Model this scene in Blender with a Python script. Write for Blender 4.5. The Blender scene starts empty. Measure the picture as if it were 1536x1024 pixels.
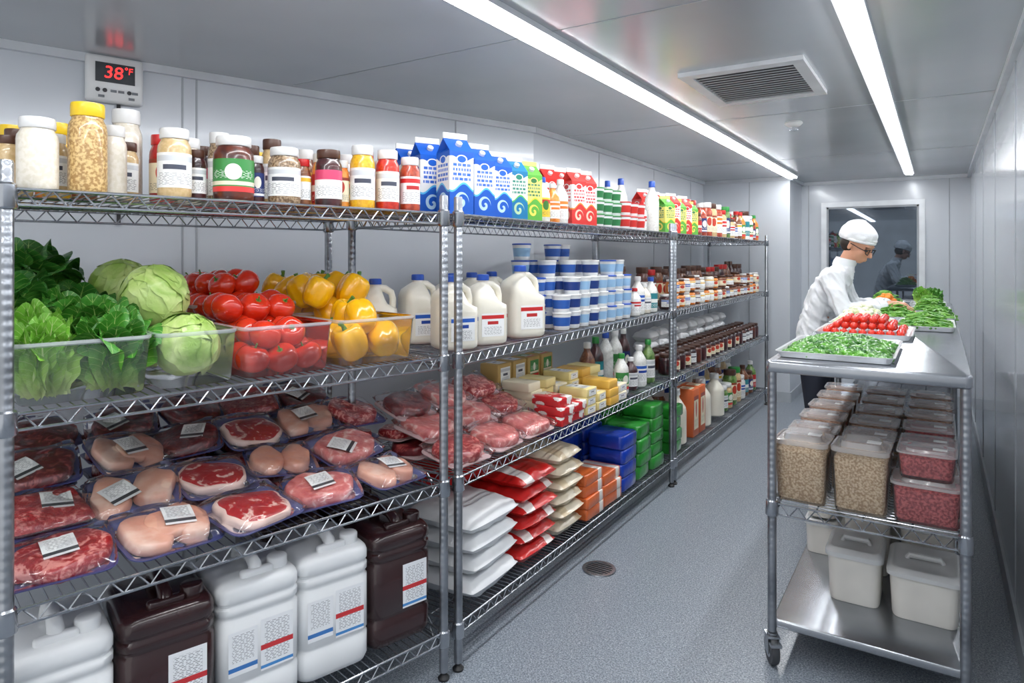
import bpy, math, random
from mathutils import Vector, Matrix, Euler, noise
R=random.Random(7)
scene=bpy.context.scene
COL=scene.collection
pi=math.pi
def C(r,g,b):
    f=lambda c:(c/255/12.92) if c/255<=0.04045 else ((c/255+0.055)/1.055)**2.4
    return (f(r),f(g),f(b),1)
# ------------------------------------------------------------------ materials
def newmat(name):
    m=bpy.data.materials.new(name); m.use_nodes=True
    nt=m.node_tree; return m,nt,nt.nodes['Principled BSDF']
def setp(b,rough,metal,coat,emit=None,es=0):
    b.inputs['Roughness'].default_value=rough; b.inputs['Metallic'].default_value=metal
    b.inputs['Coat Weight'].default_value=coat; b.inputs['Coat Roughness'].default_value=.08
    if emit: b.inputs['Emission Color'].default_value=emit; b.inputs['Emission Strength'].default_value=es
def addbump(nt,b,scale,strength,coord='Object',detail=3,dist=.01):
    tc=nt.nodes.new('ShaderNodeTexCoord'); n=nt.nodes.new('ShaderNodeTexNoise')
    n.inputs['Scale'].default_value=scale; n.inputs['Detail'].default_value=detail
    nt.links.new(tc.outputs[coord],n.inputs['Vector'])
    bp=nt.nodes.new('ShaderNodeBump'); bp.inputs['Strength'].default_value=strength; bp.inputs['Distance'].default_value=dist
    nt.links.new(n.outputs['Fac'],bp.inputs['Height']); nt.links.new(bp.outputs['Normal'],b.inputs['Normal'])
def M2(name,c1,c2,scale=8,lo=.4,hi=.6,rough=.5,metal=0,coat=0,bump=0,bscale=30,detail=3,distort=0,coord='Object',emit=None,es=0):
    m,nt,b=newmat(name); setp(b,rough,metal,coat,emit,es)
    tc=nt.nodes.new('ShaderNodeTexCoord'); n=nt.nodes.new('ShaderNodeTexNoise'); r=nt.nodes.new('ShaderNodeValToRGB')
    n.inputs['Scale'].default_value=scale; n.inputs['Detail'].default_value=detail; n.inputs['Distortion'].default_value=distort
    nt.links.new(tc.outputs[coord],n.inputs['Vector']); nt.links.new(n.outputs['Fac'],r.inputs['Fac'])
    r.color_ramp.elements[0].position=lo; r.color_ramp.elements[0].color=c1
    r.color_ramp.elements[1].position=hi; r.color_ramp.elements[1].color=c2
    nt.links.new(r.outputs['Color'],b.inputs['Base Color'])
    if bump: addbump(nt,b,bscale,bump)
    return m
def PM(name,col,rough=.5,metal=0,coat=0,var=.06,bump=0,bscale=30,vscale=9,emit=None,es=0):
    a=tuple(max(0,c*(1-var)) for c in col[:3])+(1,); d=tuple(min(1,c*(1+var)) for c in col[:3])+(1,)
    return M2(name,a,d,vscale,.3,.7,rough,metal,coat,bump,bscale,detail=1,emit=emit,es=es)
def CLR(name,tint=(.985,.99,1),base=.03,rough=.06,bump=0,bscale=40,milk=0,mcol=(.9,.9,.9,1)):
    m,nt,b=newmat(name); nt.nodes.remove(b)
    out=nt.nodes['Material Output']; t=nt.nodes.new('ShaderNodeBsdfTransparent'); g=nt.nodes.new('ShaderNodeBsdfGlossy')
    t.inputs[0].default_value=tint+(1,); g.inputs['Roughness'].default_value=rough; g.inputs['Color'].default_value=(1,1,1,1)
    fr=nt.nodes.new('ShaderNodeFresnel'); fr.inputs['IOR'].default_value=1.22
    ad=nt.nodes.new('ShaderNodeMath'); ad.operation='ADD'; ad.inputs[1].default_value=base; ad.use_clamp=True
    mx=nt.nodes.new('ShaderNodeMixShader'); src=t.outputs[0]
    if milk:
        d=nt.nodes.new('ShaderNodeBsdfDiffuse'); d.inputs[0].default_value=mcol; m3=nt.nodes.new('ShaderNodeMixShader'); m3.inputs[0].default_value=milk
        nt.links.new(t.outputs[0],m3.inputs[1]); nt.links.new(d.outputs[0],m3.inputs[2]); src=m3.outputs[0]
    nt.links.new(fr.outputs[0],ad.inputs[0]); nt.links.new(ad.outputs[0],mx.inputs[0]); nt.links.new(src,mx.inputs[1]); nt.links.new(g.outputs[0],mx.inputs[2])
    nt.links.new(mx.outputs[0],out.inputs['Surface'])
    if bump:
        tc=nt.nodes.new('ShaderNodeTexCoord'); n=nt.nodes.new('ShaderNodeTexNoise'); n.inputs['Scale'].default_value=bscale; n.inputs['Detail'].default_value=1
        bp=nt.nodes.new('ShaderNodeBump'); bp.inputs['Strength'].default_value=bump; bp.inputs['Distance'].default_value=.01
        nt.links.new(tc.outputs['Object'],n.inputs['Vector']); nt.links.new(n.outputs['Fac'],bp.inputs['Height'])
        nt.links.new(bp.outputs[0],g.inputs['Normal'])
    return m
def mth(nt,op,a,b=None,c=None):
    n=nt.nodes.new('ShaderNodeMath'); n.operation=op
    for i,x in enumerate((a,b,c)):
        if x is None: continue
        if isinstance(x,(int,float)): n.inputs[i].default_value=x
        else: nt.links.new(x,n.inputs[i])
    return n.outputs[0]
def mixc(nt,f,a,b):
    n=nt.nodes.new('ShaderNodeMix'); n.data_type='RGBA'
    for s,x in ((0,f),(6,a),(7,b)):
        if isinstance(x,(int,float,tuple)): n.inputs[s].default_value=x
        else: nt.links.new(x,n.inputs[s])
    return n.outputs[2]
def between(nt,v,lo,hi):
    return mth(nt,'MULTIPLY',mth(nt,'GREATER_THAN',v,lo),mth(nt,'LESS_THAN',v,hi))
def bricks(nt,vec,text,base,mort=.09):
    br=nt.nodes.new('ShaderNodeTexBrick'); br.inputs['Scale'].default_value=2; br.inputs['Mortar Size'].default_value=mort
    br.inputs['Mortar Smooth'].default_value=0; br.inputs['Color1'].default_value=text; br.inputs['Color2'].default_value=tuple(min(1,x+.14) for x in text[:3])+(1,)
    br.inputs['Mortar'].default_value=base; br.offset=.37; br.squash=.6; br.squash_frequency=3
    nt.links.new(vec,br.inputs['Vector']); return br.outputs['Color']
def LBL(name,base,accent,band=(.76,.92),text=C(48,48,56),tx=(.08,.44),sc=(1.7,3.4),accent2=None,band2=(0,.08),disc=None,title=None):
    m,nt,b=newmat(name); setp(b,.4,0,.1)
    tc=nt.nodes.new('ShaderNodeTexCoord'); mp=nt.nodes.new('ShaderNodeMapping'); mp.inputs['Scale'].default_value=(sc[0],sc[1],1)
    oi=nt.nodes.new('ShaderNodeObjectInfo'); cb=nt.nodes.new('ShaderNodeCombineXYZ'); nt.links.new(mth(nt,'MULTIPLY',oi.outputs['Random'],7.0),cb.inputs[0]); nt.links.new(mth(nt,'MULTIPLY',oi.outputs['Random'],3.3),cb.inputs[1])
    av=nt.nodes.new('ShaderNodeVectorMath'); av.operation='ADD'; nt.links.new(tc.outputs['UV'],mp.inputs[0]); nt.links.new(mp.outputs[0],av.inputs[0]); nt.links.new(cb.outputs[0],av.inputs[1])
    sp=nt.nodes.new('ShaderNodeSeparateXYZ'); nt.links.new(tc.outputs['UV'],sp.inputs[0])
    mk=mth(nt,'MULTIPLY',between(nt,sp.outputs[1],*tx),between(nt,sp.outputs[0],.12,.88))
    c=mixc(nt,mk,base,bricks(nt,av.outputs[0],text,base,.085))
    c=mixc(nt,between(nt,sp.outputs[1],*band),c,accent)
    if title: c=mixc(nt,mth(nt,'MULTIPLY',between(nt,sp.outputs[1],.52,.66),between(nt,sp.outputs[0],.26,.74)),c,title)
    if accent2: c=mixc(nt,between(nt,sp.outputs[1],*band2),c,accent2)
    if disc:
        d=mth(nt,'ADD',mth(nt,'MULTIPLY',mth(nt,'POWER',mth(nt,'SUBTRACT',sp.outputs[0],.5),2),3),mth(nt,'POWER',mth(nt,'SUBTRACT',sp.outputs[1],.6),2))
        c=mixc(nt,mth(nt,'LESS_THAN',d,.06),c,disc)
    nt.links.new(c,b.inputs['Base Color']); return m
def CARTON(name,white,blue,light,ink):
    m,nt,b=newmat(name); setp(b,.35,0,.2)
    tc=nt.nodes.new('ShaderNodeTexCoord'); sp=nt.nodes.new('ShaderNodeSeparateXYZ'); nt.links.new(tc.outputs['Generated'],sp.inputs[0])
    u=mth(nt,'ADD',sp.outputs[0],sp.outputs[1]); z=sp.outputs[2]
    wv=mth(nt,'MULTIPLY',mth(nt,'SINE',mth(nt,'ADD',mth(nt,'MULTIPLY',u,6.2832),1.0)),.05)
    zz=mth(nt,'ADD',z,wv)
    c=mixc(nt,mth(nt,'LESS_THAN',zz,.34),white,light)
    c=mixc(nt,mth(nt,'LESS_THAN',zz,.315),c,blue)
    fu=mth(nt,'SUBTRACT',mth(nt,'FRACT',u),.5)
    zc=mth(nt,'MULTIPLY',mth(nt,'SUBTRACT',z,.16),2.7)
    rad=mth(nt,'POWER',mth(nt,'ADD',mth(nt,'POWER',fu,2),mth(nt,'POWER',zc,2)),.5)
    ang=mth(nt,'ARCTAN2',zc,fu)
    sw=mth(nt,'SINE',mth(nt,'ADD',mth(nt,'MULTIPLY',rad,22),ang))
    k=mth(nt,'MULTIPLY',mth(nt,'GREATER_THAN',sw,.2),mth(nt,'LESS_THAN',rad,.3))
    c=mixc(nt,k,c,mixc(nt,.5,light,white))
    cb=nt.nodes.new('ShaderNodeCombineXYZ'); nt.links.new(mth(nt,'MULTIPLY',u,1.3),cb.inputs[0]); nt.links.new(mth(nt,'MULTIPLY',z,2.2),cb.inputs[1])
    lt=bricks(nt,cb.outputs[0],ink,white,.05)
    mk=mth(nt,'MULTIPLY',between(nt,z,.40,.62),mth(nt,'LESS_THAN',mth(nt,'ABSOLUTE',fu),.38))
    c=mixc(nt,mk,c,lt)
    c=mixc(nt,mth(nt,'GREATER_THAN',mth(nt,'SUBTRACT',z,mth(nt,'MULTIPLY',wv,.6)),.67),c,blue)
    zc2=mth(nt,'MULTIPLY',mth(nt,'SUBTRACT',z,.665),3.0)
    r2=mth(nt,'ADD',mth(nt,'POWER',fu,2),mth(nt,'MULTIPLY',mth(nt,'POWER',zc2,2),2.2))
    c=mixc(nt,mth(nt,'LESS_THAN',r2,.055),c,white); c=mixc(nt,mth(nt,'LESS_THAN',r2,.032),c,ink)
    c=mixc(nt,mth(nt,'GREATER_THAN',z,.93),c,white)
    nt.links.new(c,b.inputs['Base Color']); return m
def PACK(name,base,ink,accent,sc=(1.0,1.6)):
    """printed wrap: rows of lettering and an accent band, over generated coordinates"""
    m,nt,b=newmat(name); setp(b,.28,0,.4)
    tc=nt.nodes.new('ShaderNodeTexCoord'); sp=nt.nodes.new('ShaderNodeSeparateXYZ'); nt.links.new(tc.outputs['Generated'],sp.inputs[0])
    oi=nt.nodes.new('ShaderNodeObjectInfo')
    cb=nt.nodes.new('ShaderNodeCombineXYZ'); nt.links.new(mth(nt,'ADD',mth(nt,'MULTIPLY',sp.outputs[0],sc[0]),mth(nt,'MULTIPLY',oi.outputs['Random'],5.0)),cb.inputs[0]); nt.links.new(mth(nt,'MULTIPLY',mth(nt,'ADD',sp.outputs[1],mth(nt,'MULTIPLY',sp.outputs[2],.45)),sc[1]),cb.inputs[1])
    mk=mth(nt,'MULTIPLY',between(nt,sp.outputs[0],.18,.62),mth(nt,'MAXIMUM',between(nt,sp.outputs[2],.38,.7),between(nt,sp.outputs[1],.3,.7)))
    c=mixc(nt,mk,base,bricks(nt,cb.outputs[0],ink,base,.14))
    c=mixc(nt,between(nt,sp.outputs[0],.70,.90),c,accent)
    nt.links.new(c,b.inputs['Base Color']); addbump(nt,b,24,.35); return m
WHITE=C(240,241,240)
mt={}
mt['wall']=M2('wall_panel_white_metal',C(197,203,210),C(208,213,220),1.2,.3,.7,.24,.08,.25,.03,3)
mt['wallr']=M2('wall_panel_polished',C(186,191,198),C(202,207,213),1.0,.3,.7,.16,.3,.2,.02,2)
mt['ceil']=M2('ceiling_panel_metal',C(182,186,191),C(196,200,204),1.2,.3,.7,.22,.35,.0,.02,2)
mt['seam']=PM('panel_seam_grey',C(160,165,171),.35,.1)
mt['trim']=PM('trim_silver_white',C(208,212,217),.3,.3)
mt['base']=PM('baseboard_grey_vinyl',C(172,178,184),.45)
m,nt,b=newmat('floor_speckled_vinyl'); setp(b,.40,0,.08)
tc=nt.nodes.new('ShaderNodeTexCoord')
n1=nt.nodes.new('ShaderNodeTexNoise'); n1.inputs['Scale'].default_value=150; n1.inputs['Detail'].default_value=2
n2=nt.nodes.new('ShaderNodeTexVoronoi'); n2.inputs['Scale'].default_value=120
nt.links.new(tc.outputs['Object'],n1.inputs[0]); nt.links.new(tc.outputs['Object'],n2.inputs[0])
r=nt.nodes.new('ShaderNodeValToRGB'); r.color_ramp.elements[0].position=.36; r.color_ramp.elements[0].color=C(98,107,117); r.color_ramp.elements[1].position=.62; r.color_ramp.elements[1].color=C(156,164,173)
nt.links.new(n1.outputs['Fac'],r.inputs[0])
c=mixc(nt,mth(nt,'LESS_THAN',n2.outputs['Distance'],.2),r.outputs[0],C(198,203,210))
nt.links.new(c,b.inputs['Base Color']); mt['floor']=m
mt['chrome']=M2('chrome_wire_steel',C(146,150,156),C(182,186,192),6,.3,.7,.24,.93)
m=M2('shelf_post_chrome',C(120,124,130),C(180,184,190),5,.3,.7,.28,.87); mt['post']=m
nt=m.node_tree; b=nt.nodes['Principled BSDF']; tc=nt.nodes.new('ShaderNodeTexCoord'); wv=nt.nodes.new('ShaderNodeTexWave'); wv.bands_direction='Z'; wv.inputs['Scale'].default_value=13
bp=nt.nodes.new('ShaderNodeBump'); bp.inputs['Strength'].default_value=.3; bp.inputs['Distance'].default_value=.003
nt.links.new(tc.outputs['Object'],wv.inputs[0]); nt.links.new(wv.outputs['Fac'],bp.inputs['Height']); nt.links.new(bp.outputs[0],b.inputs['Normal'])
mt['steel']=M2('brushed_stainless',C(152,156,162),C(182,186,191),3,.3,.7,.24,.87)
mt['black']=PM('black_rubber',C(28,28,30),.5)
mt['dark']=PM('dark_grey_plastic',C(60,62,66),.5)
mt['light']=PM('led_diffuser',(1,1,1,1),.4,emit=(.975,.985,1,1),es=30,var=0)
mt['wplastic']=PM('white_plastic',C(230,232,233),.32,coat=.2,var=.03)
mt['milk']=PM('milk_white_jug',C(236,231,216),.28,coat=.3,var=.03)
mt['brownp']=PM('dark_brown_plastic',C(50,26,27),.24,coat=.4,var=.15)
mt['bluecap']=PM('blue_cap',C(40,85,185),.35,coat=.2)
mt['redp']=PM('red_cap',C(200,35,35),.35,coat=.2)
mt['yellowp']=PM('yellow_lid',C(240,200,30),.35,coat=.2)
mt['whitep']=PM('white_lid',C(230,230,229),.35,coat=.2,var=.03)
mt['greenp']=PM('green_cap',C(40,140,60),.35,coat=.2)
mt['brownl']=PM('brown_lid',C(80,48,34),.4,coat=.2)
mt['clear']=CLR('clear_plastic_bin',(.97,.98,.99),.0,.1,milk=.06,mcol=(.85,.9,.95,1))
mt['rim']=CLR('clear_plastic_rim',(.9,.93,.96),.1,.1,milk=.45,mcol=(.88,.92,.96,1))
mt['film']=CLR('shrink_film',(.985,.985,1),.03,.10,.7,24,milk=.02)
mt['tray']=PM('blue_tray_plastic',C(74,82,134),.35,coat=.2,var=.12)
def content(n,c,g=None,sc=90,coat=.6):
    c2=g or tuple(min(1,x*1.15) for x in c[:3])+(1,)
    return M2('jar_content_'+n,c,c2,sc,.42,.58,.3,0,coat)
JC=dict(cream=content('cream',C(226,218,200),C(236,229,216)),grain=content('grain',C(170,130,75),C(222,190,130),120),
 tan=content('tan',C(200,170,120),C(212,184,138)),jam=content('jam',C(66,28,22),C(100,44,26),20),spice=content('spice',C(110,85,60),C(175,150,120),140),
 mustard=content('mustard',C(225,165,25),C(238,185,45)),ketchup=content('ketchup',C(185,35,20),C(205,50,30)),salsa=content('salsa',C(150,50,30),C(190,80,50),40),
 dark=content('dark',C(46,24,28),C(76,36,38),25),green=content('green',C(70,110,50),C(120,150,80),30),orange=content('orange',C(215,115,35),C(235,150,60),30),
 red=content('red',C(150,25,25),C(190,45,35),25),brown=content('brown',C(104,58,34),C(140,88,54),40),white=content('white',C(230,230,225)))
LB=dict(plain=LBL('label_white_print',WHITE,C(205,208,212),title=C(70,74,90)),blue=LBL('label_blue_band',WHITE,C(40,95,190),title=C(30,70,160)),red=LBL('label_red_band',WHITE,C(205,40,40),title=C(190,40,40)),
 green=LBL('label_green_fruit',C(60,140,70),C(225,60,60),text=C(245,245,240),tx=(.4,.66),band=(.0,.16),accent2=C(235,225,200),band2=(.2,.32),disc=C(240,238,225)),pink=LBL('label_pink_band',WHITE,C(215,70,110),band=(.66,1)),yellow=LBL('label_yellow_band',WHITE,C(240,190,50)),
 orange=LBL('label_orange_band',WHITE,C(235,130,50),title=C(230,120,40)),cream=LBL('label_cream_disc',C(240,228,196),C(150,60,40),band=(.88,1),tx=(.08,.3),disc=C(190,60,40)),
 redfull=LBL('label_solid_red',C(190,35,38),C(240,230,220),band=(.4,.62),text=C(250,240,230),tx=(.08,.3)),tealfull=LBL('label_solid_teal',C(40,130,140),C(240,240,235),band=(.35,.6),text=C(250,250,240),tx=(.08,.3)),
 yfull=LBL('label_solid_yellow',C(240,200,60),C(200,50,40),band=(.7,.9),text=C(60,40,30),tx=(.1,.3),disc=C(60,120,50)),navy=LBL('label_navy_disc',C(34,50,110),C(240,240,240),band=(.05,.15),text=C(240,240,240),tx=(.2,.35),disc=C(240,235,220)),
 can=LBL('label_small_print',C(238,240,242),C(238,240,242),band=(.96,1),text=C(60,62,70),tx=(.3,.92),sc=(1.3,3.6),accent2=C(60,120,190),band2=(.1,.2)),
 canr=LBL('label_printed_red_corner',C(238,240,242),C(205,50,55),band=(.40,.5),text=C(60,62,70),tx=(.14,.92),sc=(1.4,4),accent2=C(70,140,205),band2=(.04,.1)),
 price=LBL('price_label_print',WHITE,C(60,60,66),band=(.10,.24),text=C(56,56,62),tx=(.34,.9),sc=(1.1,3.4)))
# ------------------------------------------------------------------ mesh builder
class MB:
    def __init__(s): s.v=[];s.f=[];s.m=[];s.uv=[]
    def add(s,vs,fs,mi=0,uvs=None):
        o=len(s.v); s.v+= [tuple(x) for x in vs]; s.uv+= (uvs if uvs else [(0,0)]*len(vs))
        for i,f in enumerate(fs):
            s.f.append([o+k for k in f]); s.m.append(mi if isinstance(mi,int) else mi[i])
        return s
    def box(s,x0,x1,y0,y1,z0,z1,mi=0):
        v=[(x0,y0,z0),(x1,y0,z0),(x1,y1,z0),(x0,y1,z0),(x0,y0,z1),(x1,y0,z1),(x1,y1,z1),(x0,y1,z1)]
        return s.add(v,[(3,2,1,0),(4,5,6,7),(0,1,5,4),(1,2,6,5),(2,3,7,6),(3,0,4,7)],mi)
    def loft(s,secs,mi=0,cap0=True,cap1=True):
        n=len(secs[0]); vs=[p for q in secs for p in q]; fs=[];ms=[]
        for k in range(len(secs)-1):
            for i in range(n):
                j=(i+1)%n; fs.append((k*n+i,k*n+j,(k+1)*n+j,(k+1)*n+i)); ms.append(mi if isinstance(mi,int) else mi[k])
        if cap0: fs.append(tuple(range(n-1,-1,-1))); ms.append(ms[0])
        if cap1: fs.append(tuple((len(secs)-1)*n+i for i in range(n))); ms.append(ms[(len(secs)-1)*n-1])
        return s.add(vs,fs,ms)
    def lathe(s,prof,n=20,mi=0,cx=0,cy=0,cap0=True,cap1=True):
        return s.loft([[(cx+r*math.cos(2*pi*i/n),cy+r*math.sin(2*pi*i/n),z) for i in range(n)] for r,z in prof],mi,cap0,cap1)
    def tube(s,pts,r,n=8,mi=0,caps=True,round_=False,closed=False):
        P=[Vector(p) for p in pts]; rr=list(r) if isinstance(r,(list,tuple)) else [r]*len(P)
        if round_:
            d0=(P[0]-P[1]).normalized(); d1=(P[-1]-P[-2]).normalized(); a=rr[0]; b_=rr[-1]
            P=[P[0]+d0*a*.95,P[0]+d0*a*.7]+P+[P[-1]+d1*b_*.7,P[-1]+d1*b_*.95]; rr=[a*.25,a*.72]+rr+[b_*.72,b_*.25]
        up=None; secs=[]
        for k in range(len(P)):
            if closed: t=(P[(k+1)%len(P)]-P[k-1]).normalized()
            else: t=(P[min(k+1,len(P)-1)]-P[max(k-1,0)]).normalized()
            if up is None:
                up=Vector((0,0,1)) if abs(t.z)<.9 else Vector((1,0,0))
            up=(up-t*up.dot(t)).normalized(); sd=t.cross(up)
            secs.append([P[k]+(up*math.cos(2*pi*i/n)+sd*math.sin(2*pi*i/n))*rr[k] for i in range(n)])
        if closed: secs.append(secs[0]); caps=False
        secs=[q[::-1] for q in secs]
        return s.loft(secs,mi,caps,caps)
    def rod(s,a,b,r,n=4,mi=0): return s.tube([a,b],r,n,mi)
    def sphere(s,c,rx,ry=None,rz=None,n=12,m=8,mi=0):
        ry=ry or rx; rz=rz or rx
        secs=[]
        for k in range(m+1):
            a=-pi/2+pi*k/m; cr=max(math.cos(a),.02)
            secs.append([(c[0]+rx*cr*math.cos(2*pi*i/n),c[1]+ry*cr*math.sin(2*pi*i/n),c[2]+rz*math.sin(a)) for i in range(n)])
        return s.loft(secs,mi)
    def patch(s,fn,nu,nv,mi=0):
        vs=[];uv=[];fs=[]
        for j in range(nv+1):
            for i in range(nu+1):
                u=i/nu;v=j/nv; vs.append(fn(u,v)); uv.append((u,v))
        for j in range(nv):
            for i in range(nu):
                a=j*(nu+1)+i; fs.append((a,a+1,a+nu+2,a+nu+1))
        return s.add(vs,fs,mi,uv)
    def xf(s,M,start=0):
        for i in range(start,len(s.v)): s.v[i]=tuple(M@Vector(s.v[i]))
        return s
    def mesh(s,name,mats,smooth=True,ang=38):
        me=bpy.data.meshes.new(name); me.from_pydata(s.v,[],s.f)
        if not isinstance(mats,(list,tuple)): mats=[mats]
        for m in mats: me.materials.append(m)
        me.polygons.foreach_set('material_index',s.m)
        ul=me.uv_layers.new(name='UVMap'); buf=[]
        for l in me.loops: buf+=s.uv[l.vertex_index]
        ul.data.foreach_set('uv',buf)
        if smooth:
            me.polygons.foreach_set('use_smooth',[True]*len(me.polygons)); me.update(); me.set_sharp_from_angle(angle=math.radians(ang))
        me.update(); return me
def rrect(w,d,r,z=0,cx=0,cy=0,n=4):
    r=min(r,w/2-.0001,d/2-.0001); out=[]
    for qx,qy,a0 in ((1,1,0),(-1,1,90),(-1,-1,180),(1,-1,270)):
        for k in range(n+1):
            a=math.radians(a0+90*k/n); out.append((cx+qx*(w/2-r)+r*math.cos(a),cy+qy*(d/2-r)+r*math.sin(a),z))
    return out
def rbox(mb,w,d,h,r=.01,z0=0,e=None,mi=0,cx=0,cy=0):
    e=e or min(r*.6,h*.3)
    return mb.loft([rrect(w-2*e,d-2*e,max(r-e,.001),z0,cx,cy),rrect(w-.6*e,d-.6*e,r,z0+e*.3,cx,cy),rrect(w,d,r,z0+e,cx,cy),rrect(w,d,r,z0+h-e,cx,cy),rrect(w-.6*e,d-.6*e,r,z0+h-e*.3,cx,cy),rrect(w-2*e,d-2*e,max(r-e,.001),z0+h,cx,cy)],mi)
def link(name,data,parent=None,label=None):
    o=bpy.data.objects.new(name,data); COL.objects.link(o)
    if parent: o.parent=parent
    if label: o['label']=label
    return o
def thing(name,label,cat,parts,loc,rot=(0,0,0),scale=1,group=None,kind=None):
    if not isinstance(parts,list): root=link(name,parts)
    else:
        root=link(name,None); root.empty_display_size=.03
        for p in parts: link(p[0],p[1],root,p[2] if len(p)>2 else None)
    root.location=loc; root.rotation_euler=rot if isinstance(rot,tuple) else (0,0,rot)
    root.scale=(scale,)*3 if isinstance(scale,(int,float)) else scale
    root['label']=label; root['category']=cat
    if group: root['group']=group
    if kind: root['kind']=kind
    return root
def struct(name,mesh,label,cat,loc=(0,0,0),rot=0):
    o=link(name,mesh); o.location=loc; o.rotation_euler=(0,0,rot); o['label']=label; o['category']=cat; o['kind']='structure'; return o
# ------------------------------------------------------------------ room
HC=2.40; XR=.27; YB=8.27; YA=7.55; XJ=-1.33; XL=-2.25; YK=3.78; Y0=-1.2
k=.3195; XN=XL-k*(YK-Y0)
poly=[(XR,Y0),(XR,YB),(XJ,YB),(XJ,YA),(XL,YA),(XL,YK),(XN,Y0)]
def slab(z0,z1,mat,nm):
    mb=MB(); n=len(poly); mb.add([(x,y,z0) for x,y in poly]+[(x,y,z1) for x,y in poly],[tuple(range(n-1,-1,-1)),tuple(range(n,2*n))]+[(i,(i+1)%n,n+(i+1)%n,n+i) for i in range(n)]); return mb.mesh(nm,mat,False)
struct('floor',slab(-.1,0,mt['floor'],'floor'),'blue-grey speckled vinyl floor','floor')
struct('ceiling',slab(HC,HC+.1,mt['ceil'],'ceiling'),'glossy grey metal panel ceiling','ceiling')
def wallseg(name,a,b,mat,label):
    a=Vector(a);b=Vector(b); d=(b-a); L=d.length; mb=MB().box(0,L,0,.1,0,HC)
    return struct(name,mb.mesh(name,mat,False),label,'wall',(a.x,a.y,0),math.atan2(d.y,d.x))
wallseg('wall_right',(XR,YB),(XR,Y0),mt['wallr'],'polished pale metal panel wall')
wallseg('wall_back',(XJ,YB),(XR,YB),mt['wall'],'white metal panel wall with a window')
wallseg('wall_return',(XJ,YA+.1),(XJ,YB),mt['wall'],'short white metal return wall')
wallseg('wall_alcove',(XL,YA),(XJ,YA),mt['wall'],'white metal panel wall at the end of the shelving')
wallseg('wall_left',(XL,YK),(XL,YA),mt['wall'],'white metal panel wall behind the shelving')
wallseg('wall_left_angled',(XN,Y0),(XL,YK),mt['wall'],'white metal panel wall with a temperature display')
AW=math.atan2(YK-Y0,XL-XN)
TN=[0]
def trim(a,b,z0,z1,t,mat,label,nm='trim'):
    a=Vector(a);b=Vector(b); d=b-a; mb=MB().box(0,d.length,-t,0,z0,z1)
    if nm=='trim': TN[0]+=1; n='trim_%d'%TN[0]
    else: n=nm
    return struct(n,mb.mesh(n,mat,False),label,'baseboard' if 'base' in nm else 'trim',(a.x,a.y,0),math.atan2(d.y,d.x))
segs=[((XR,YB),(XR,Y0),'right'),((XJ,YB),(XR,YB),'back'),((XJ,YA),(XJ,YB),'return'),((XL,YA),(XJ,YA),'alcove'),((XL,YK),(XL,YA),'left'),((XN,Y0),(XL,YK),'left_angled')]
for a,b_,s in segs:
    trim(a,b_,0,.11,.012,mt['base'],'grey coved vinyl baseboard','baseboard_'+s)
    trim(a,b_,HC-.035,HC,.025,mt['trim'],'silver cove moulding along the ceiling')
def along(a,b,d):
    a=Vector(a);b=Vector(b); return a+(b-a).normalized()*d
for (a,b_,ds) in (((XN,Y0),(XL,YK),(2.0,3.09,3.15,4.6)),((XL,YK),(XL,YA),(1.0,2.2,3.3)),((XL,YA),(XJ,YA),(.5,)),((XJ,YB),(XR,YB),(.07,1.42,)),((XR,YB),(XR,Y0),(1.2,2.4,3.6,4.8,6.0))):
    for d in ds:
        trim(along(a,b_,d),along(a,b_,d+.008),.11,HC-.035,.003,mt['seam'],'thin vertical panel joint strip')
for yy,x0 in ((2.2,-2.7),(4.2,-2.2),(6.2,-2.2)):
    TN[0]+=1; struct('trim_%d'%TN[0],MB().box(x0,XR-.03,yy,yy+.006,HC-.0015,HC).mesh('seam',mt['seam'],False),'thin ceiling panel joint strip','trim')
wx0,wx1,wz0,wz1=-1.12,-.12,1.02,2.16
fm=MB(); t=.055
for (x0,x1,z0,z1) in ((wx0,wx1,wz1-t,wz1),(wx0,wx1,wz0,wz0+t),(wx0,wx0+t,wz0+t,wz1-t),(wx1-t,wx1,wz0+t,wz1-t)): fm.box(x0,x1,-.03,0,z0,z1)
for (x0,x1,z0,z1) in ((wx0+t,wx1-t,wz1-t-.02,wz1-t),(wx0+t,wx1-t,wz0+t,wz0+t+.02),(wx0+t,wx0+t+.02,wz0+t,wz1-t),(wx1-t-.02,wx1-t,wz0+t,wz1-t)): fm.box(x0,x1,-.02,0,z0,z1,1)
w=struct('window_1',None,'dark glazed window in a white metal frame','window',(0,YB,0))
link('window_frame',fm.mesh('window_frame',[PM('window_frame_white',C(222,226,230),.3,.2),mt['seam']],False),w)
link('window_glass',MB().box(wx0+t+.02,wx1-t-.02,-.012,-.002,wz0+t+.02,wz1-t-.02).mesh('window_glass',PM('dark_window_glass',C(84,95,107),.015,.8,.3),False),w)
for x,wd,y1 in ((-1.285,.085,7.45),(-.248,.06,7.75)):
    h=MB().box(x-wd/2-.015,x+wd/2+.015,Y0+.05,y1+.02,HC-.022,HC).mesh('housing',mt['trim'],False)
    d=MB().box(x-wd/2,x+wd/2,Y0+.07,y1,HC-.032,HC-.0225).mesh('diffuser',mt['light'],False)
    thing('ceiling_light','long linear LED strip light on the metal ceiling','ceiling light',[('light_housing',h),('light_diffuser',d)],(0,0,0),group='linear ceiling lights')
v=MB(); x0,x1,y0,y1=-.27,.27,-.36,.36
for a in ((x0,x1,y0,y0+.06),(x0,x1,y1-.06,y1),(x0,x0+.05,y0+.06,y1-.06),(x1-.05,x1,y0+.06,y1-.06)): v.box(a[0],a[1],a[2],a[3],-.02,0)
sl=MB(); n=14
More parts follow.
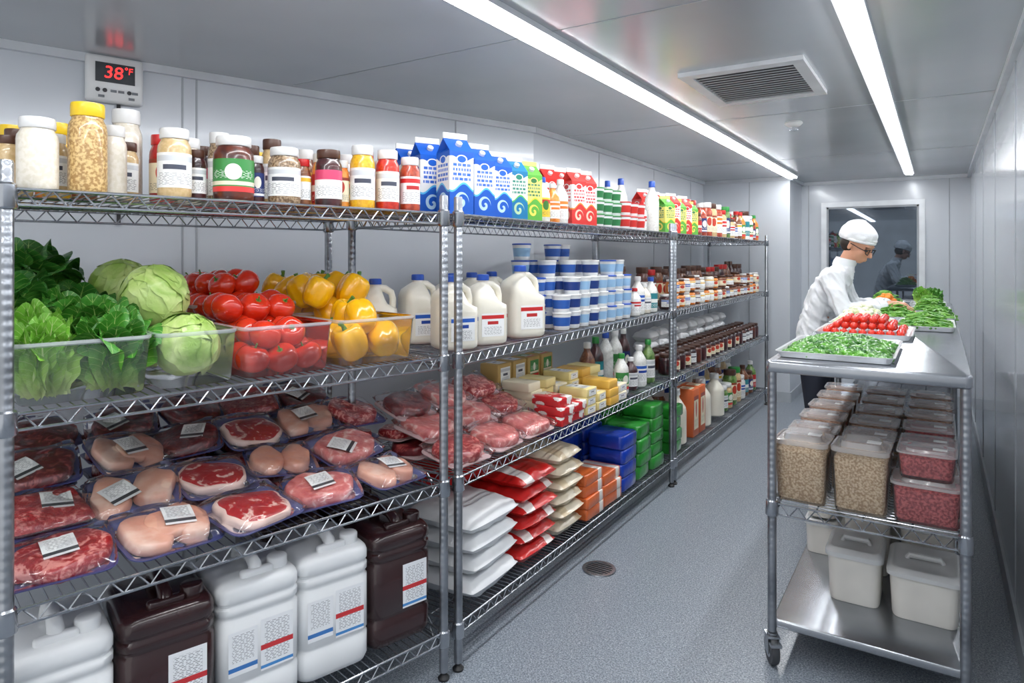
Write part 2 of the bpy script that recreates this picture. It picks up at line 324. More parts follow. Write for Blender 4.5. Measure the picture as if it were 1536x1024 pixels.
for i in range(n):
    yy=y0+.08+(y1-y0-.16)*i/(n-1); st=len(sl.v); sl.box(x0+.05,x1-.05,-.011,.011,-.001,.001); sl.xf(Matrix.Translation((0,yy,-.013))@Matrix.Rotation(.1,4,'X'),st)
vb=MB().box(x0+.05,x1-.05,y0+.06,y1-.06,-.004,-.001)
thing('air_vent','square white ceiling air vent grille with grey slats','air vent',[('vent_frame',v.mesh('vent_frame',PM('vent_frame_grey',C(218,220,223),.35),False)),('vent_slats',sl.mesh('vent_slats',PM('vent_slat_grey',C(178,181,186),.45,.1),False)),('vent_duct',vb.mesh('vent_back',mt['dark'],False))],(-.75,3.38,HC))
thing('sprinkler_head','small round ceiling sprinkler head','sprinkler',[('ceiling_plate',MB().lathe([(.05,0),(.055,-.01),(.04,-.025),(.03,-.03)][::-1],20).mesh('plate',mt['wplastic'])),('sprinkler_nozzle',MB().lathe([(.025,-.055),(.026,-.05),(.01,-.047),(.01,-.03)],14).mesh('nozzle',mt['steel']))],(-.77,4.5,HC))
dm=MB()
for i in range(28):
    a0=2*pi*i/28;a1=2*pi*(i+1)/28
    q=[(r_*math.cos(a_),r_*math.sin(a_),z_) for (r_,z_) in ((.085,.0),(.083,.005),(.066,.005),(.066,.001)) for a_ in (a0,a1)]
    dm.add(q,[(0,1,3,2),(2,3,5,4),(4,5,7,6)])
for i in range(-3,4):
    L=math.sqrt(max(.0665**2-(i*.019)**2,0)); dm.box(-L,L,i*.019-.0045,i*.019+.0045,.001,.004)
thing('floor_drain','round metal floor drain grate set in the speckled floor','drain',[('drain_grate',dm.mesh('grate',mt['steel'])),('drain_opening',MB().lathe([(.066,0.0003),(.066,.0006)],24).mesh('opening',mt['black']))],(-1.42,3.02,0.001))
th=MB(); rbox(th,.25,.05,.225,.02,0,.012)
def textmesh(s,size,mat,ext=.001,shear=0):
    cu=bpy.data.curves.new('t','FONT'); cu.body=s; cu.size=size; cu.extrude=ext; cu.shear=shear; cu.align_x='CENTER'; cu.align_y='CENTER'
    o=bpy.data.objects.new('t',cu); COL.objects.link(o); bpy.context.view_layer.update()
    dg=bpy.context.evaluated_depsgraph_get(); me=bpy.data.meshes.new_from_object(o.evaluated_get(dg)); bpy.data.objects.remove(o)
    me.transform(Matrix.Rotation(pi/2,4,'X')); me.materials.clear(); me.materials.append(mat); return me
redled=PM('red_led',C(255,40,40),.4,emit=(1,.03,.03,1),es=2.0,var=0)
btn=MB().lathe([(.010,0),(.010,.004),(.008,.005)],14).xf(Matrix.Rotation(pi/2,4,'X')).mesh('btn',mt['dark'])
btn2=MB().box(-.013,.013,-.003,0,-.006,.006).mesh('btn2',PM('grey_key',C(120,124,130),.5),False)
px_,py_=-2.983,1.488
rootT=thing('digital_thermometer','white wall-mounted temperature controller with red digits','thermometer',[('thermometer_housing',th.mesh('thermo',mt['wplastic'])),
 ('display_screen',MB().box(-.085,.085,-.028,-.024,.095,.19).mesh('screen',PM('lcd_black',C(44,50,56),.3),False)),
 ('power_cable',MB().tube([(.02,.015,0),(.02,.01,-.06),(.021,.012,-.3),(.02,.012,-.6)],.009,8).mesh('cable',mt['black']))],
 (px_+.024*math.sin(AW),py_-.024*math.cos(AW),2.203),AW,.86)
for i,(x,z,b_) in enumerate(((-.075,.055,btn),(-.045,.055,btn),(-.008,.055,btn2),(.025,.055,btn2),(.06,.055,btn),(.085,.055,btn2),(-.06,.025,btn2),(.07,.025,btn2))):
    o=link('control_button',b_,rootT); o.location=(x,-.025,z)
for s,sz,x,z in (('38',.085,-.01,.142),('\u00b0F',.045,.055,.16)):
    o=link('display_digits',textmesh(s,sz,redled,.001,.1),rootT); o.location=(x,-.0295,z)
# ------------------------------------------------------------------ shelving
LV=[.17,.72,1.18,1.71]
def wire_shelf(L,D,pitch=.028,truss=.038,name='wire_shelf'):
    mb=MB(); r=.0042; h=truss
    for y in (0,D):
        mb.rod((0,y,0),(L,y,0),r,6); mb.rod((0,y,-h),(L,y,-h),r,6)
        n=max(2,int(L/.06))
        for i in range(n):
            x0=L*i/n;x1=L*(i+.5)/n;x2=L*(i+1)/n
            mb.rod((x0,y,-h),(x1,y,0),.0023); mb.rod((x1,y,0),(x2,y,-h),.0023)
    for x in (0,L):
        mb.rod((x,0,0),(x,D,0),r,6); mb.rod((x,0,-h),(x,D,-h),r,6)
        n=max(2,int(D/.06))
        for i in range(n):
            mb.rod((x,D*i/n,-h),(x,D*(i+.5)/n,0),.0023); mb.rod((x,D*(i+.5)/n,0),(x,D*(i+1)/n,-h),.0023)
    n=int(L/pitch)
    for i in range(1,n): mb.rod((L*i/n,0,0),(L*i/n,D,0),.0022)
    for j in range(1,4): mb.rod((0,D*j/4,-.006),(L,D*j/4,-.006),.0035)
    for x in (0,L):
        for y in (0,D): mb.lathe([(.021,-.048),(.0245,-.043),(.0225,.008),(.018,.013)],12,0,x,y)
    return mb.mesh(name,mt['chrome'])
def shelving(origin,ang,x0,x1,D,levels,top,label):
    L=x1-x0; root=link('shelving_unit',None); root.location=(origin[0]+x0*math.cos(ang),origin[1]+x0*math.sin(ang),0); root.rotation_euler=(0,0,ang)
    root['label']=label; root['category']='shelving'; root['group']='wire shelving units'
    sm=wire_shelf(L,D)
    for z in levels:
        o=link('wire_shelf',sm,root); o.location=(0,0,z)
    pm=MB().lathe([(.0165,.03),(.0165,top-.006),(.014,top)],14).mesh('post',mt['post'])
    fmx=MB().lathe([(.02,0),(.022,.008),(.014,.016),(.01,.02),(.01,.03)],12).mesh('foot',mt['black'])
    for x in (0,L):
        for y in (0,D):
            o=link('post',pm,root); o.location=(x,y,0)
            o=link('levelling_foot',fmx,root,'black levelling foot'); o.location=(x,y,0)
    return root
A1=math.radians(76.7); O1=(-1.52,1.97); A2=pi/2; O2=(-1.52,0)
shelving(O1,A1,-1.335,-.045,.85,LV,1.775,'chrome wire shelving unit holding produce, meat and jars')
shelving(O2,A2,2.0,4.37,.56,LV,1.775,'chrome wire shelving unit holding dairy, meat and sacks')
shelving(O2,A2,4.43,7.32,.6,LV,1.775,'chrome wire shelving unit holding jars and bottles')
def W1(s,w,z): return (O1[0]-s*math.cos(A1)-w*math.sin(A1),O1[1]-s*math.sin(A1)+w*math.cos(A1),z+.005)
def W2(y,w,z): return (-1.52-w,y,z+.005)
# ------------------------------------------------------------------ container prototypes
cache={}
def jar(h,d,con,lid,lab):
    key=('jar',h,d,con,lid,lab)
    if key in cache: return cache[key]
    r=d/2; ms=MB().lathe([(r*.9,0),(r*.98,.006),(r,.015),(r,h*.70),(r*.96,h*.76),(r*.82,h*.82),(r*.78,h*.85),(r*.78,h*.9)],22).mesh('jar_body',JC[con])
    n=44; lp=[]
    for rr,z in ((r*.84,h*.85),(r*.87,h*.86),(r*.87,h*.975),(r*.84,h),(r*.3,h*1.002)): lp.append([(rr*(1-.012*(i%2))*math.cos(2*pi*i/n),rr*(1-.012*(i%2))*math.sin(2*pi*i/n),z) for i in range(n)])
    lm=MB().loft(lp).mesh('jar_lid',lid,True,60)
    parts=[('jar_body',ms),('jar_lid',lm)]
    if lab:
        z0,z1=h*.14,h*.64
        parts.append(('jar_label',MB().patch(lambda u,v:(r*1.012*math.sin((u-.5)*3.0),-r*1.012*math.cos((u-.5)*3.0),z0+(z1-z0)*v),14,1).mesh('jar_label',LB[lab])))
    cache[key]=parts; return parts
def bottle(h,d,con,cap,lab):
    key=('bot',h,d,str(con),cap,lab)
    if key in cache: return cache[key]
    r=d/2; m_=con if not isinstance(con,str) else JC[con]
    ms=MB().lathe([(r*.88,0),(r,.01),(r,h*.58),(r*.93,h*.66),(r*.6,h*.77),(r*.4,h*.83),(r*.38,h*.9)],18).mesh('bottle_body',m_)
    lm=MB().lathe([(r*.46,h*.88),(r*.47,h*.89),(r*.45,h*.99),(r*.4,h)],16).mesh('bottle_cap',cap)
    parts=[('bottle_body',ms),('bottle_cap',lm)]
    if lab: parts.append(('bottle_label',MB().patch(lambda u,v:(r*1.012*math.sin((u-.5)*3.0),-r*1.012*math.cos((u-.5)*3.0),h*.12+h*.42*v),12,1).mesh('bottle_label',LB[lab])))
    cache[key]=parts; return parts
def jug(w=.165,h=.29,lab='red'):
    key=('jug',w,h,lab)
    if key in cache: return cache[key]
    mb=MB(); S=[]
    for z,ww,dd,cx in ((0,.86,.86,0),(.03,.98,.98,0),(.08,1,1,0),(.50,1,1,0),(.56,.98,.98,0),(.62,.74,.94,-.12),(.70,.66,.86,-.15),(.78,.56,.7,-.15),(.85,.4,.44,-.1),(.89,.27,.27,-.05),(.93,.26,.26,-.05)):
        S.append(rrect(w*ww,w*dd,w*min(ww,dd)*(.28 if z<.8 else .49),z*h,w*cx,0))
    mb.loft(S)
    mb.tube([(-.02*w,0,.86*h),(.2*w,0,.85*h),(.36*w,0,.79*h),(.405*w,0,.7*h),(.4*w,0,.6*h),(.36*w,0,.5*h)],[.10*w,.095*w,.09*w,.085*w,.09*w,.1*w],10)
    cap=MB().lathe([(.16*w,.915*h),(.165*w,.925*h),(.16*w,.99*h),(.14*w,h)],20,0,-.05*w,0).mesh('jug_cap',mt['bluecap'])
    l=MB().patch(lambda u,v:((u-.5)*w*.62,-w*.505,h*(.12+.33*v)),2,2).mesh('jug_label',LB[lab])
    l2=MB().patch(lambda u,v:(w*.505,(u-.5)*w*.62,h*(.12+.33*v)),2,2).mesh('jug_label2',LB[lab])
    cache[key]=[('jug_body',mb.mesh('jug_body',mt['milk'],True,50)),('jug_cap',cap),('jug_label',l),('jug_label',l2)]
    return cache[key]
def carton(a,h,mat,key):
    key=('car',key,a,h)
    if key in cache: return cache[key]
    mb=MB(); A=a/2; z1=.76*h; zr=.93*h
    v=[(-A,-A,0),(A,-A,0),(A,A,0),(-A,A,0),(-A,-A,z1),(A,-A,z1),(A,A,z1),(-A,A,z1),(-A,0,zr),(A,0,zr),(-A*.45,0,z1+.06*h),(A*.45,0,z1+.06*h)]
    mb.add(v,[(3,2,1,0),(0,1,5,4),(1,2,6,5),(2,3,7,6),(3,0,4,7),(4,5,9,8),(6,7,8,9),(5,11,9),(6,9,11),(5,6,11),(4,8,10),(7,10,8),(4,10,7)])
    mb.box(-A,A,-.003,.003,zr-.002,h)
    cap=MB().lathe([(.013,0),(.013,.012),(.011,.014)],14).xf(Matrix.Translation((0,-A*.5,(z1+zr)/2))@Matrix.Rotation(math.atan2(zr-z1,A),4,'X')).mesh('carton_cap',mt['whitep'])
    cache[key]=[('carton_body',mb.mesh('carton_body',mat,False)),('carton_cap',cap)]
    return cache[key]
def tub(r,h,band,lid,key):
    key=('tub',r,h,key)
    if key in cache: return cache[key]
    f=lambda z:r*(.8+.17*z)
    b_=MB().lathe([(f(0)*.95,0),(f(0),.003),(f(.22),h*.22),(f(.22)*1.003,h*.221),(f(.72)*1.003,h*.72),(f(.72),h*.721),(f(.93),h*.93)],20,[0,0,0,1,0,0]).mesh('tub_cup',[mt['wplastic'],band])
    l=MB().lathe([(r*.98,h*.9),(r,h*.91),(r,h*.97),(r*.93,h*.99),(r*.9,h*.975),(r*.1,h*.975)],20).mesh('tub_lid',lid)
    cache[key]=[('tub_cup',b_),('tub_lid',l)]; return cache[key]
def can_(white,lab):
    key=('can',white,lab)
    if key in cache: return cache[key]
    w,d,h=.25,.30,.44; S=[]
    def a(z,s,r=.045): S.append(rrect(w-s,d-s,r,z,n=5))
    a(0,.05,.04);a(.012,.012);a(.03,0);a(.1,0);a(.106,.009);a(.114,.009);a(.12,0);a(.295,0);a(.301,.010);a(.311,.010);a(.317,0);a(.335,0);a(.340,.010);a(.348,.010);a(.353,0);a(.375,0);a(.388,.008);a(.398,.026);a(.403,.05)
    mb=MB().loft(S)
    mb.tube([(-.0,-.10,.385),(-.0,-.085,.425),(0,-.05,.436),(0,.03,.436),(0,.06,.425),(0,.07,.385)],[.022,.02,.018,.018,.02,.024],10)
    rbox(mb,.10,.03,.03,.012,.39,None,0,0,-.1)
    m_=mt['wplastic'] if white else mt['brownp']
    cp=[]; n=36
    for rr,z in ((.028,.39),(.031,.395),(.031,.43),(.027,.434)): cp.append([(.07+rr*(1-.05*(i%2))*math.cos(2*pi*i/n),-.085+rr*(1-.05*(i%2))*math.sin(2*pi*i/n),z) for i in range(n)])
    cap=MB().loft(cp).mesh('can_cap',m_,True,60)
    l=MB().patch(lambda u,v:(-.005+(u)*.1,-d/2-.0015,.125+.155*v),2,2).mesh('can_label',LB[lab])
    l2=MB().patch(lambda u,v:(-.1+u*.085,-d/2-.0015,.14+.13*v),2,2).mesh('can_label2',LB['can'])
    ps=[('jerrycan_body',mb.mesh('jerrycan',m_,True,50)),('jerrycan_cap',cap),('jerrycan_label',l)]
    if white: ps.append(('jerrycan_label',l2))
    cache[key]=ps; return ps
def pillow(w,d,h,seed=0,nx=16,ny=14,wr=.006,p=3.2,mi=0,mb=None,pw=.55):
    mb=mb or MB()
    for sgn in (1,-1):
        def fn(u,v):
            a=2*u-1;b=2*v-1; f=max((1-abs(a)**p)*(1-abs(b)**p),0)**pw
            x=a*w/2*(1-.05*b**4);y=b*d/2*(1-.05*a**4)
            nz=noise.noise(Vector((x*14+seed*3.1,y*14,sgn*2+seed)))*wr*min(1,f*2)
            return (x if sgn>0 else -x,y,h/2+sgn*(h/2*f)+nz)
        mb.patch(fn,nx,ny,mi)
    return mb
def slabblob(rx,ry,h,seed,irr=.12,n=30,mb=None,mi=0,cx=0,cy=0,z0=0,lump=.006,pp=2.6):
    mb=mb or MB(); S=[]
    for rho,z in ((.94,0),(.99,.15),(1,.4),(.99,.65),(.96,.86),(.89,.97),(.6,1.0),(.3,1.0),(.04,1.0)):
        q=[]
        for i in range(n):
            a=2*pi*i/n; sq=(abs(math.cos(a))**pp+abs(math.sin(a))**pp)**(-1/pp)
            f=sq*(1+irr*noise.noise(Vector((math.cos(a)*1.3+seed*5,math.sin(a)*1.3,seed)))*2.6-irr*.3)
            x=max(-.118,min(.118,rx*rho*f*math.cos(a)));y=max(-.097,min(.097,ry*rho*f*math.sin(a)))
            q.append((cx+x,cy+y,z0+h*z+noise.noise(Vector((x*25+seed,y*25,seed)))*lump*(1 if z>.1 else 0)))
        S.append(q)
    mb.loft(S,mi); return mb
def MEATM(name,c1,c2,c3,sc,rough=.32,dist=1.5,coat=.35,bump=.2,fine=90,edge=(.3,.53,.66)):
    m,nt,b=newmat(name); setp(b,rough,0,coat)
    tc=nt.nodes.new('ShaderNodeTexCoord'); n=nt.nodes.new('ShaderNodeTexNoise'); n.inputs['Scale'].default_value=sc; n.inputs['Detail'].default_value=4; n.inputs['Distortion'].default_value=dist
    n2=nt.nodes.new('ShaderNodeTexNoise'); n2.inputs['Scale'].default_value=fine; n2.inputs['Detail'].default_value=2
    oi=nt.nodes.new('ShaderNodeObjectInfo'); ad=nt.nodes.new('ShaderNodeVectorMath'); ad.operation='ADD'; nt.links.new(tc.outputs['Object'],ad.inputs[0]); nt.links.new(oi.outputs['Random'],ad.inputs[1])
    nt.links.new(ad.outputs[0],n.inputs[0]); nt.links.new(tc.outputs['Object'],n2.inputs[0])
    r=nt.nodes.new('ShaderNodeValToRGB'); e=r.color_ramp.elements; e[0].position=edge[0];e[0].color=c1;e[1].position=edge[2];e[1].color=c3; x=e.new(edge[1]); x.color=c2
    f=mth(nt,'ADD',n.outputs['Fac'],mth(nt,'MULTIPLY',mth(nt,'SUBTRACT',n2.outputs['Fac'],.5),.22))
    nt.links.new(f,r.inputs[0]); nt.links.new(r.outputs[0],b.inputs['Base Color']); addbump(nt,b,fine,bump); return m
beef=MEATM('raw_beef_marbled',C(140,20,28),C(172,38,42),C(226,150,140),30,edge=(.3,.5,.62))
steak=MEATM('raw_steak_red',C(160,22,28),C(182,36,40),C(240,205,192),14,dist=2.2,edge=(.3,.55,.64))
darkb=MEATM('raw_beef_dark',C(84,13,22),C(114,24,31),C(176,84,80),26,edge=(.3,.54,.68))
chick=MEATM('raw_chicken_breast',C(222,156,132),C(232,178,154),C(243,208,188),8,.34,.5,.3,.1,40)
pork=MEATM('raw_pork_pink',C(200,94,94),C(222,134,128),C(244,206,196),16,.32,1.6)
ground=MEATM('minced_beef',C(146,28,38),C(180,54,56),C(220,134,128),55,.38,.2,.2,.8,100)
fatm=PM('meat_fat',C(238,208,194),.4,coat=.3)
trayM=MB().loft([rrect(.19,.15,.03,0),rrect(.2,.16,.03,.003),rrect(.225,.185,.035,.016),rrect(.248,.208,.035,.018),rrect(.248,.208,.035,.021),rrect(.228,.188,.035,.019),rrect(.2,.16,.03,.006)]).mesh('meat_tray',mt['tray'])
padM=MB().loft([rrect(.22,.18,.03,0),rrect(.23,.19,.03,.003),rrect(.23,.19,.03,.007),rrect(.22,.18,.03,.009)]).mesh('meat_pad',PM('absorbent_pad_pale',C(196,170,170),.5))
filmM=[pillow(.246,.206,.046,s,20,16,.012,7,pw=.45).xf(Matrix.Translation((0,0,.007))).mesh('film',mt['film']) for s in (1,2)]
lblM=[MB().patch(lambda u,v:((u-.5)*.076+cx,(v-.5)*.092+cy,.0535-.22*((v-.5)*.092)**2*6),2,4).xf(Matrix.Rotation(an,4,'Z')).mesh('price_label',LB['price']) for cx,cy,an in ((0,.01,.15),(.03,.02,-.25),(-.035,0,.5))]
MEAT={}
def meat(kind,seed=0):
    key=(kind,seed%4)
    if key not in MEAT:
        mb=MB(); s=seed%4*1.7+1.3
        if kind=='chicken':
            slabblob(.058,.086,.036,s,.10,24,mb,0,-.053,0,.008,.004,2.2); slabblob(.057,.082,.039,s+4,.1,24,mb,0,.054,.005,.008,.004,2.2); m_=chick; nm='chicken_breast'
            if seed%2: slabblob(.055,.066,.022,s+2,.12,22,mb,0,0,.0,.026,.004,2.2)
        elif kind=='steak':
            slabblob(.112,.09,.028,s,.12,34,mb,1,0,0,.008,.002,2.3); slabblob(.104,.083,.031,s,.12,34,mb,0,0,0,.008,.002,2.3); m_=[steak,fatm]; nm='steak'
        elif kind=='pork': slabblob(.112,.09,.036,s,.10,30,mb,0,0,0,.008,.008,2.5); m_=pork; nm='pork_cut'
        elif kind=='ground': pillow(.22,.18,.042,s,16,14,.012,6,0,mb,.35); mb.xf(Matrix.Translation((0,0,.006))); m_=ground; nm='minced_meat'
        elif kind=='dark': slabblob(.112,.092,.038,s,.09,30,mb,0,0,0,.008,.010,2.6); m_=darkb; nm='beef_cut'
        else: slabblob(.112,.09,.039,s,.10,32,mb,0,0,0,.008,.010,2.5); m_=beef; nm='beef_cut'
        MEAT[key]=(nm,mb.mesh(nm,m_,True,60))
    return MEAT[key]
ML={'chicken':'pale pink chicken breasts','steak':'bright red beef steak','beef':'marbled red beef','dark':'dark red beef cut','pork':'pink pork cut','ground':'red minced meat'}
def meatpack(kind,loc,rot,seed=0,label=True,grp='wrapped meat trays',sc=1.0,film=True,tray=True):
    ps=[('foam_tray',trayM) if tray else ('absorbent_pad',padM),meat(kind,seed)]
    if film: ps.append(('shrink_film',filmM[seed%2]))
    if label: ps.append(('price_label',lblM[seed%3]))
    return thing('meat_package','wrapped '+ML[kind]+(' on blue tray' if tray else ' in clear film')+(' with white label' if label else ''),'packaged meat',ps,loc,rot,sc,grp)
zs=LV[1]
def mp1(kind,s,w,dz,t,seed,lab=True,dr=0,sc=1,film=True,ty=0):
    meatpack(kind,W1(s,w,zs+dz),(math.radians(t),math.radians(ty),A1+math.radians(dr)),seed,lab,'wrapped meat trays on the wire shelf',sc,film)
def stackd(s,w,n,seed):
    for i in range(n): mp1('beef',s,w,.055*i,0,seed+i,False,0,.88,False)
for i,(kd,s,w,l,dr,t_) in enumerate([('beef',1.205,.13,1,-10,10),('chicken',.955,.13,1,9,13),('steak',.71,.115,0,15,11),('pork',.465,.13,1,-15,12),('chicken',.215,.125,1,13,10)]):
    mp1(kd,s,w,.022,t_,i,bool(l),dr,(1.02,1.08,1.06,1.0,1.0)[i],True,(-2,3,0,-4,3)[i])
for i,(kd,s,w,lb,dr) in enumerate([('ground',1.215,.33,1,12),('chicken',.985,.325,1,-14),('steak',.755,.31,0,6),('chicken',.515,.335,0,-11),('pork',.27,.33,1,15)]):
    mp1('beef',s,w+.03,.0,0,i,False,0,.8,False); mp1(kd,s,w,.085,(15,19,16,14,18)[i],i+1,bool(lb),dr,(1.0,1.05,.98,.96,1.03)[i],True,(4,-5,3,6,-4)[i])
for i,(kd,s,w,lb,dr) in enumerate([('dark',1.20,.53,1,-8),('chicken',.95,.52,1,14),('dark',.765,.55,1,-14),('steak',.55,.52,0,9),('chicken',.32,.535,1,-6),('beef',.12,.52,0,12)]):
    stackd(s,w+.03,2,i); mp1(kd,s,w,.16,(20,24,17,23,19,21)[i],i+2,bool(lb),dr,.96,True,(-4,6,-6,4,-3,5)[i])
for i,(kd,s,w,lb,dr) in enumerate([('dark',1.17,.71,0,14),('dark',.92,.71,1,-11),('dark',.69,.71,0,12),('ground',.47,.71,0,-12),('dark',.26,.71,1,8)]):
    stackd(s,w+.03,3,i); mp1(kd,s,w,.222,22,i+1,bool(lb),dr,.92,True,R.uniform(-6,6))
zb=LV[0]
for s,w,wh,lab in ((1.215,.19,True,'canr'),(.955,.19,False,'canr'),(.70,.19,True,'canr'),(.445,.19,True,'canr'),(.185,.19,False,'canr'),(.42,.56,False,'canr'),(.155,.56,False,'canr')):
    thing('jerrycan',('white' if wh else 'dark brown')+' plastic jerrycan with moulded handle and printed label','jerrycan',can_(wh,lab),W1(s,w,zb),A1+R.uniform(-.03,.03)-.05,1.0,'jerrycans on the bottom shelf')
zt=LV[3]
def putjar(s,w,h,d,con,lid,lab,z=zt,U=1,desc='',grp='jars on the top shelf',turn=-20):
    loc=W1(s,w,z) if U==1 else W2(s,w,z)
    ang=(A1 if U==1 else A2)+math.radians(turn+R.uniform(-12,12))
    lidn={'yellowp':'yellow','whitep':'white','redp':'red','brownl':'brown','greenp':'green','bluecap':'blue'}[lid]
    thing('jar','glass jar of %s with %s lid%s'%(desc or con+' food',lidn,' and paper label' if lab else ''),'jar',jar(h,d,con,mt[lid],lab),loc,ang,1,grp)
for a in [(1.26,.09,.18,.09,'cream','whitep',None,'cream dressing'),(1.15,.1,.235,.09,'grain','yellowp',None,'grain'),(1.07,.19,.20,.068,'cream','whitep',None,'pale sauce'),
 (1.02,.27,.17,.07,'tan','brownl','plain','tan spice'),(.94,.09,.195,.088,'tan','whitep','plain','tan sauce'),(.985,.40,.29,.09,'cream','whitep',None,'cream'),
 (.865,.14,.15,.056,'dark','brownl','plain','dark preserve'),(.77,.1,.195,.115,'jam','whitep','green','brown jam'),(.69,.13,.15,.052,'dark','whitep','navy','dark preserve'),(.61,.1,.18,.10,'spice','whitep','plain','ground spice'),
 (.535,.13,.155,.056,'brown','redp','yellow','brown sauce'),(.455,.1,.19,.088,'dark','brownl','pink','dark jam'),(.39,.13,.165,.052,'orange','whitep','cream','orange sauce'),
 (.325,.1,.22,.085,'mustard','whitep','plain','yellow mustard'),(.222,.1,.215,.083,'ketchup','whitep','plain','red ketchup'),(.125,.1,.2,.075,'salsa','whitep','red','red salsa'),(1.31,.17,.14,.06,'tan','brownl',None,'tan spice'),(1.205,.19,.16,.055,'tan','whitep','plain','tan sauce'),(.275,.19,.20,.055,'brown','redp','yfull','brown sauce'),(.175,.19,.19,.055,'orange','yellowp','plain','orange sauce')]:
    putjar(*a[:7],desc=a[7])
kinds=[('tan','brownl','plain'),('brown','whitep','yfull'),('spice','whitep','plain'),('mustard','yellowp','plain'),('red','redp','cream'),('dark','brownl','pink'),('orange','whitep','redfull'),('cream','whitep',None)]
for row,(w,n0) in enumerate(((.31,0),(.44,3))):
    for i in range(14):
        s=1.27-.09*i
        if abs(s-(1.02,.985)[row])<.075: continue
        k_=kinds[(i*3+n0)%8]; putjar(s+R.uniform(-.008,.008),w,R.choice((.18,.21,.24)),.07,*k_)
# ---- produce bins
zp=LV[2]
def bin_mesh(w,d,h):
    r=.03
    mb=MB().loft([rrect(w*.86,d*.9,r,0),rrect(w*.9,d*.94,r,.006),rrect(w*.985,d*.985,r,h-.012)],0,True,False)
    mb.loft([rrect(w*.985,d*.985,r,h-.012),rrect(w+.004,d+.004,r+.004,h-.008),rrect(w+.004,d+.004,r+.004,h),rrect(w-.014,d-.014,r,h)],1,False,False)
    return mb.mesh('bin',[mt['clear'],mt['rim']],True,50)
for s,wd in [(1.165,.31),(.89,.22),(.62,.30),(.295,.31)]:
    for w,hb in ((.225,.155),(.635,.20)):
        thing('produce_bin','clear plastic bin filled with fresh produce','food bin',bin_mesh(wd,.39,hb),W1(s,w,zp),A1,1,'clear produce bins')
tomM=M2('tomato_skin',C(202,32,14),C(224,62,24),5,.3,.7,.18,0,.5)
stemM=PM('green_stem',C(80,130,50),.5)
def tomato_mesh():
    n=24;S=[]
    for kk in range(13):
        a=-pi/2+pi*kk/12; cr=max(math.cos(a),.02)**.82; q=[]
        for i in range(n):
            t_=2*pi*i/n; lob=1+.035*math.cos(5*t_)*(.4+.6*abs(math.sin(a)))
            z=.82*math.sin(a)
            if a>0: z-=.22*math.exp(-(cr/.33)**2)
            q.append((.05*cr*lob*math.cos(t_),.05*cr*lob*math.sin(t_),.041+.05*z))
        S.append(q)
    return MB().loft(S).mesh('tomato_flesh',tomM,True,80)
def calyx():
    mb=MB()
    for i in range(5):
        a=2*pi*i/5; c_,s_=math.cos(a),math.sin(a)
        mb.add([(0,0,.072),(.009*c_-.005*s_,.009*s_+.005*c_,.074),(.026*c_,.026*s_,.077),(.009*c_+.005*s_,.009*s_-.005*c_,.074)],[(0,3,2,1)])
    mb.tube([(0,0,.068),(.001,0,.08),(.004,0,.088)],[.003,.0025,.003],6); return mb.mesh('calyx',stemM)
TM,CM=tomato_mesh(),calyx()
def pepper_mesh():
    n=32;S=[]
    for kk in range(17):
        v=kk/16; a=-pi/2+pi*v; cr=max(math.cos(a),.02)**.55*(.84+.2*v); q=[]
        for i in range(n):
            t_=2*pi*i/n; lob=1-.15*(1-abs(math.cos(2*t_)))**1.5
            z=1.08*math.sin(a)
            if a>0: z-=.38*math.exp(-(cr/.42)**2)
            else: z+=.22*math.exp(-(cr/.3)**2)
            q.append((.050*cr*lob*math.cos(t_),.050*cr*lob*math.sin(t_),.05+.048*z))
        S.append(q)
    return MB().loft(S).mesh('pepper_flesh',M2('yellow_pepper_skin',C(244,170,6),C(252,202,18),5,.3,.7,.2,0,.45),True,80)
PMs=pepper_mesh(); PS=MB().lathe([(.016,.08),(.017,.084),(.007,.087),(.006,.097)],10).tube([(0,0,.092),(.002,0,.102),(.008,0,.112)],[.006,.005,.007],8).mesh('pepper_stem',stemM)
def pile(mesh_parts,name,label,cat,s0,s1,nx,pitch_w,w0,w1,r,z0,heights,grp,sc=1):
    """layered mound; each layer is nested half a pitch back on the one below"""
    rows=int((w1-w0)/pitch_w)+1
    for j in range(rows):
        w=w0+j*pitch_w; H=heights[min(j,len(heights)-1)]
        for l in range(H):
            off=.5*(l%2); n_=nx-(l%2)
            for i in range(n_):
                s=s0+(s1-s0)*((i+off)/(nx-1)); z=z0+l*r*1.5
                if not (l>=H-2 or j==0 or i==0): continue
                rot=(R.uniform(-.9,.9),R.uniform(-.9,.9),R.uniform(0,6.28))
                c=Vector(W1(s+R.uniform(-.005,.005),w+off*pitch_w*.5+R.uniform(-.006,.006),z+r+R.uniform(-.004,.004)))
                M=Euler(rot).to_matrix(); o=M@Vector((0,0,.045))*sc
                thing(name,label,cat,mesh_parts,tuple(c-o),rot,sc*R.uniform(.92,1.03),grp)
pile([('tomato_flesh',TM),('calyx',CM)],'tomato','ripe red tomato piled in a clear plastic bin','tomato',.53,.71,3,.092,.10,.78,.048,zp+.006,[2,2,3,3,4,4,4,4],'tomatoes in clear bins',1.05)
pile([('pepper_flesh',PMs),('pepper_stem',PS)],'bell_pepper','yellow bell pepper piled in a clear plastic bin','bell pepper',.228,.362,2,.115,.12,.77,.056,zp+.008,[2,2,3,3,3,3],'yellow bell peppers in clear bins',1.28)
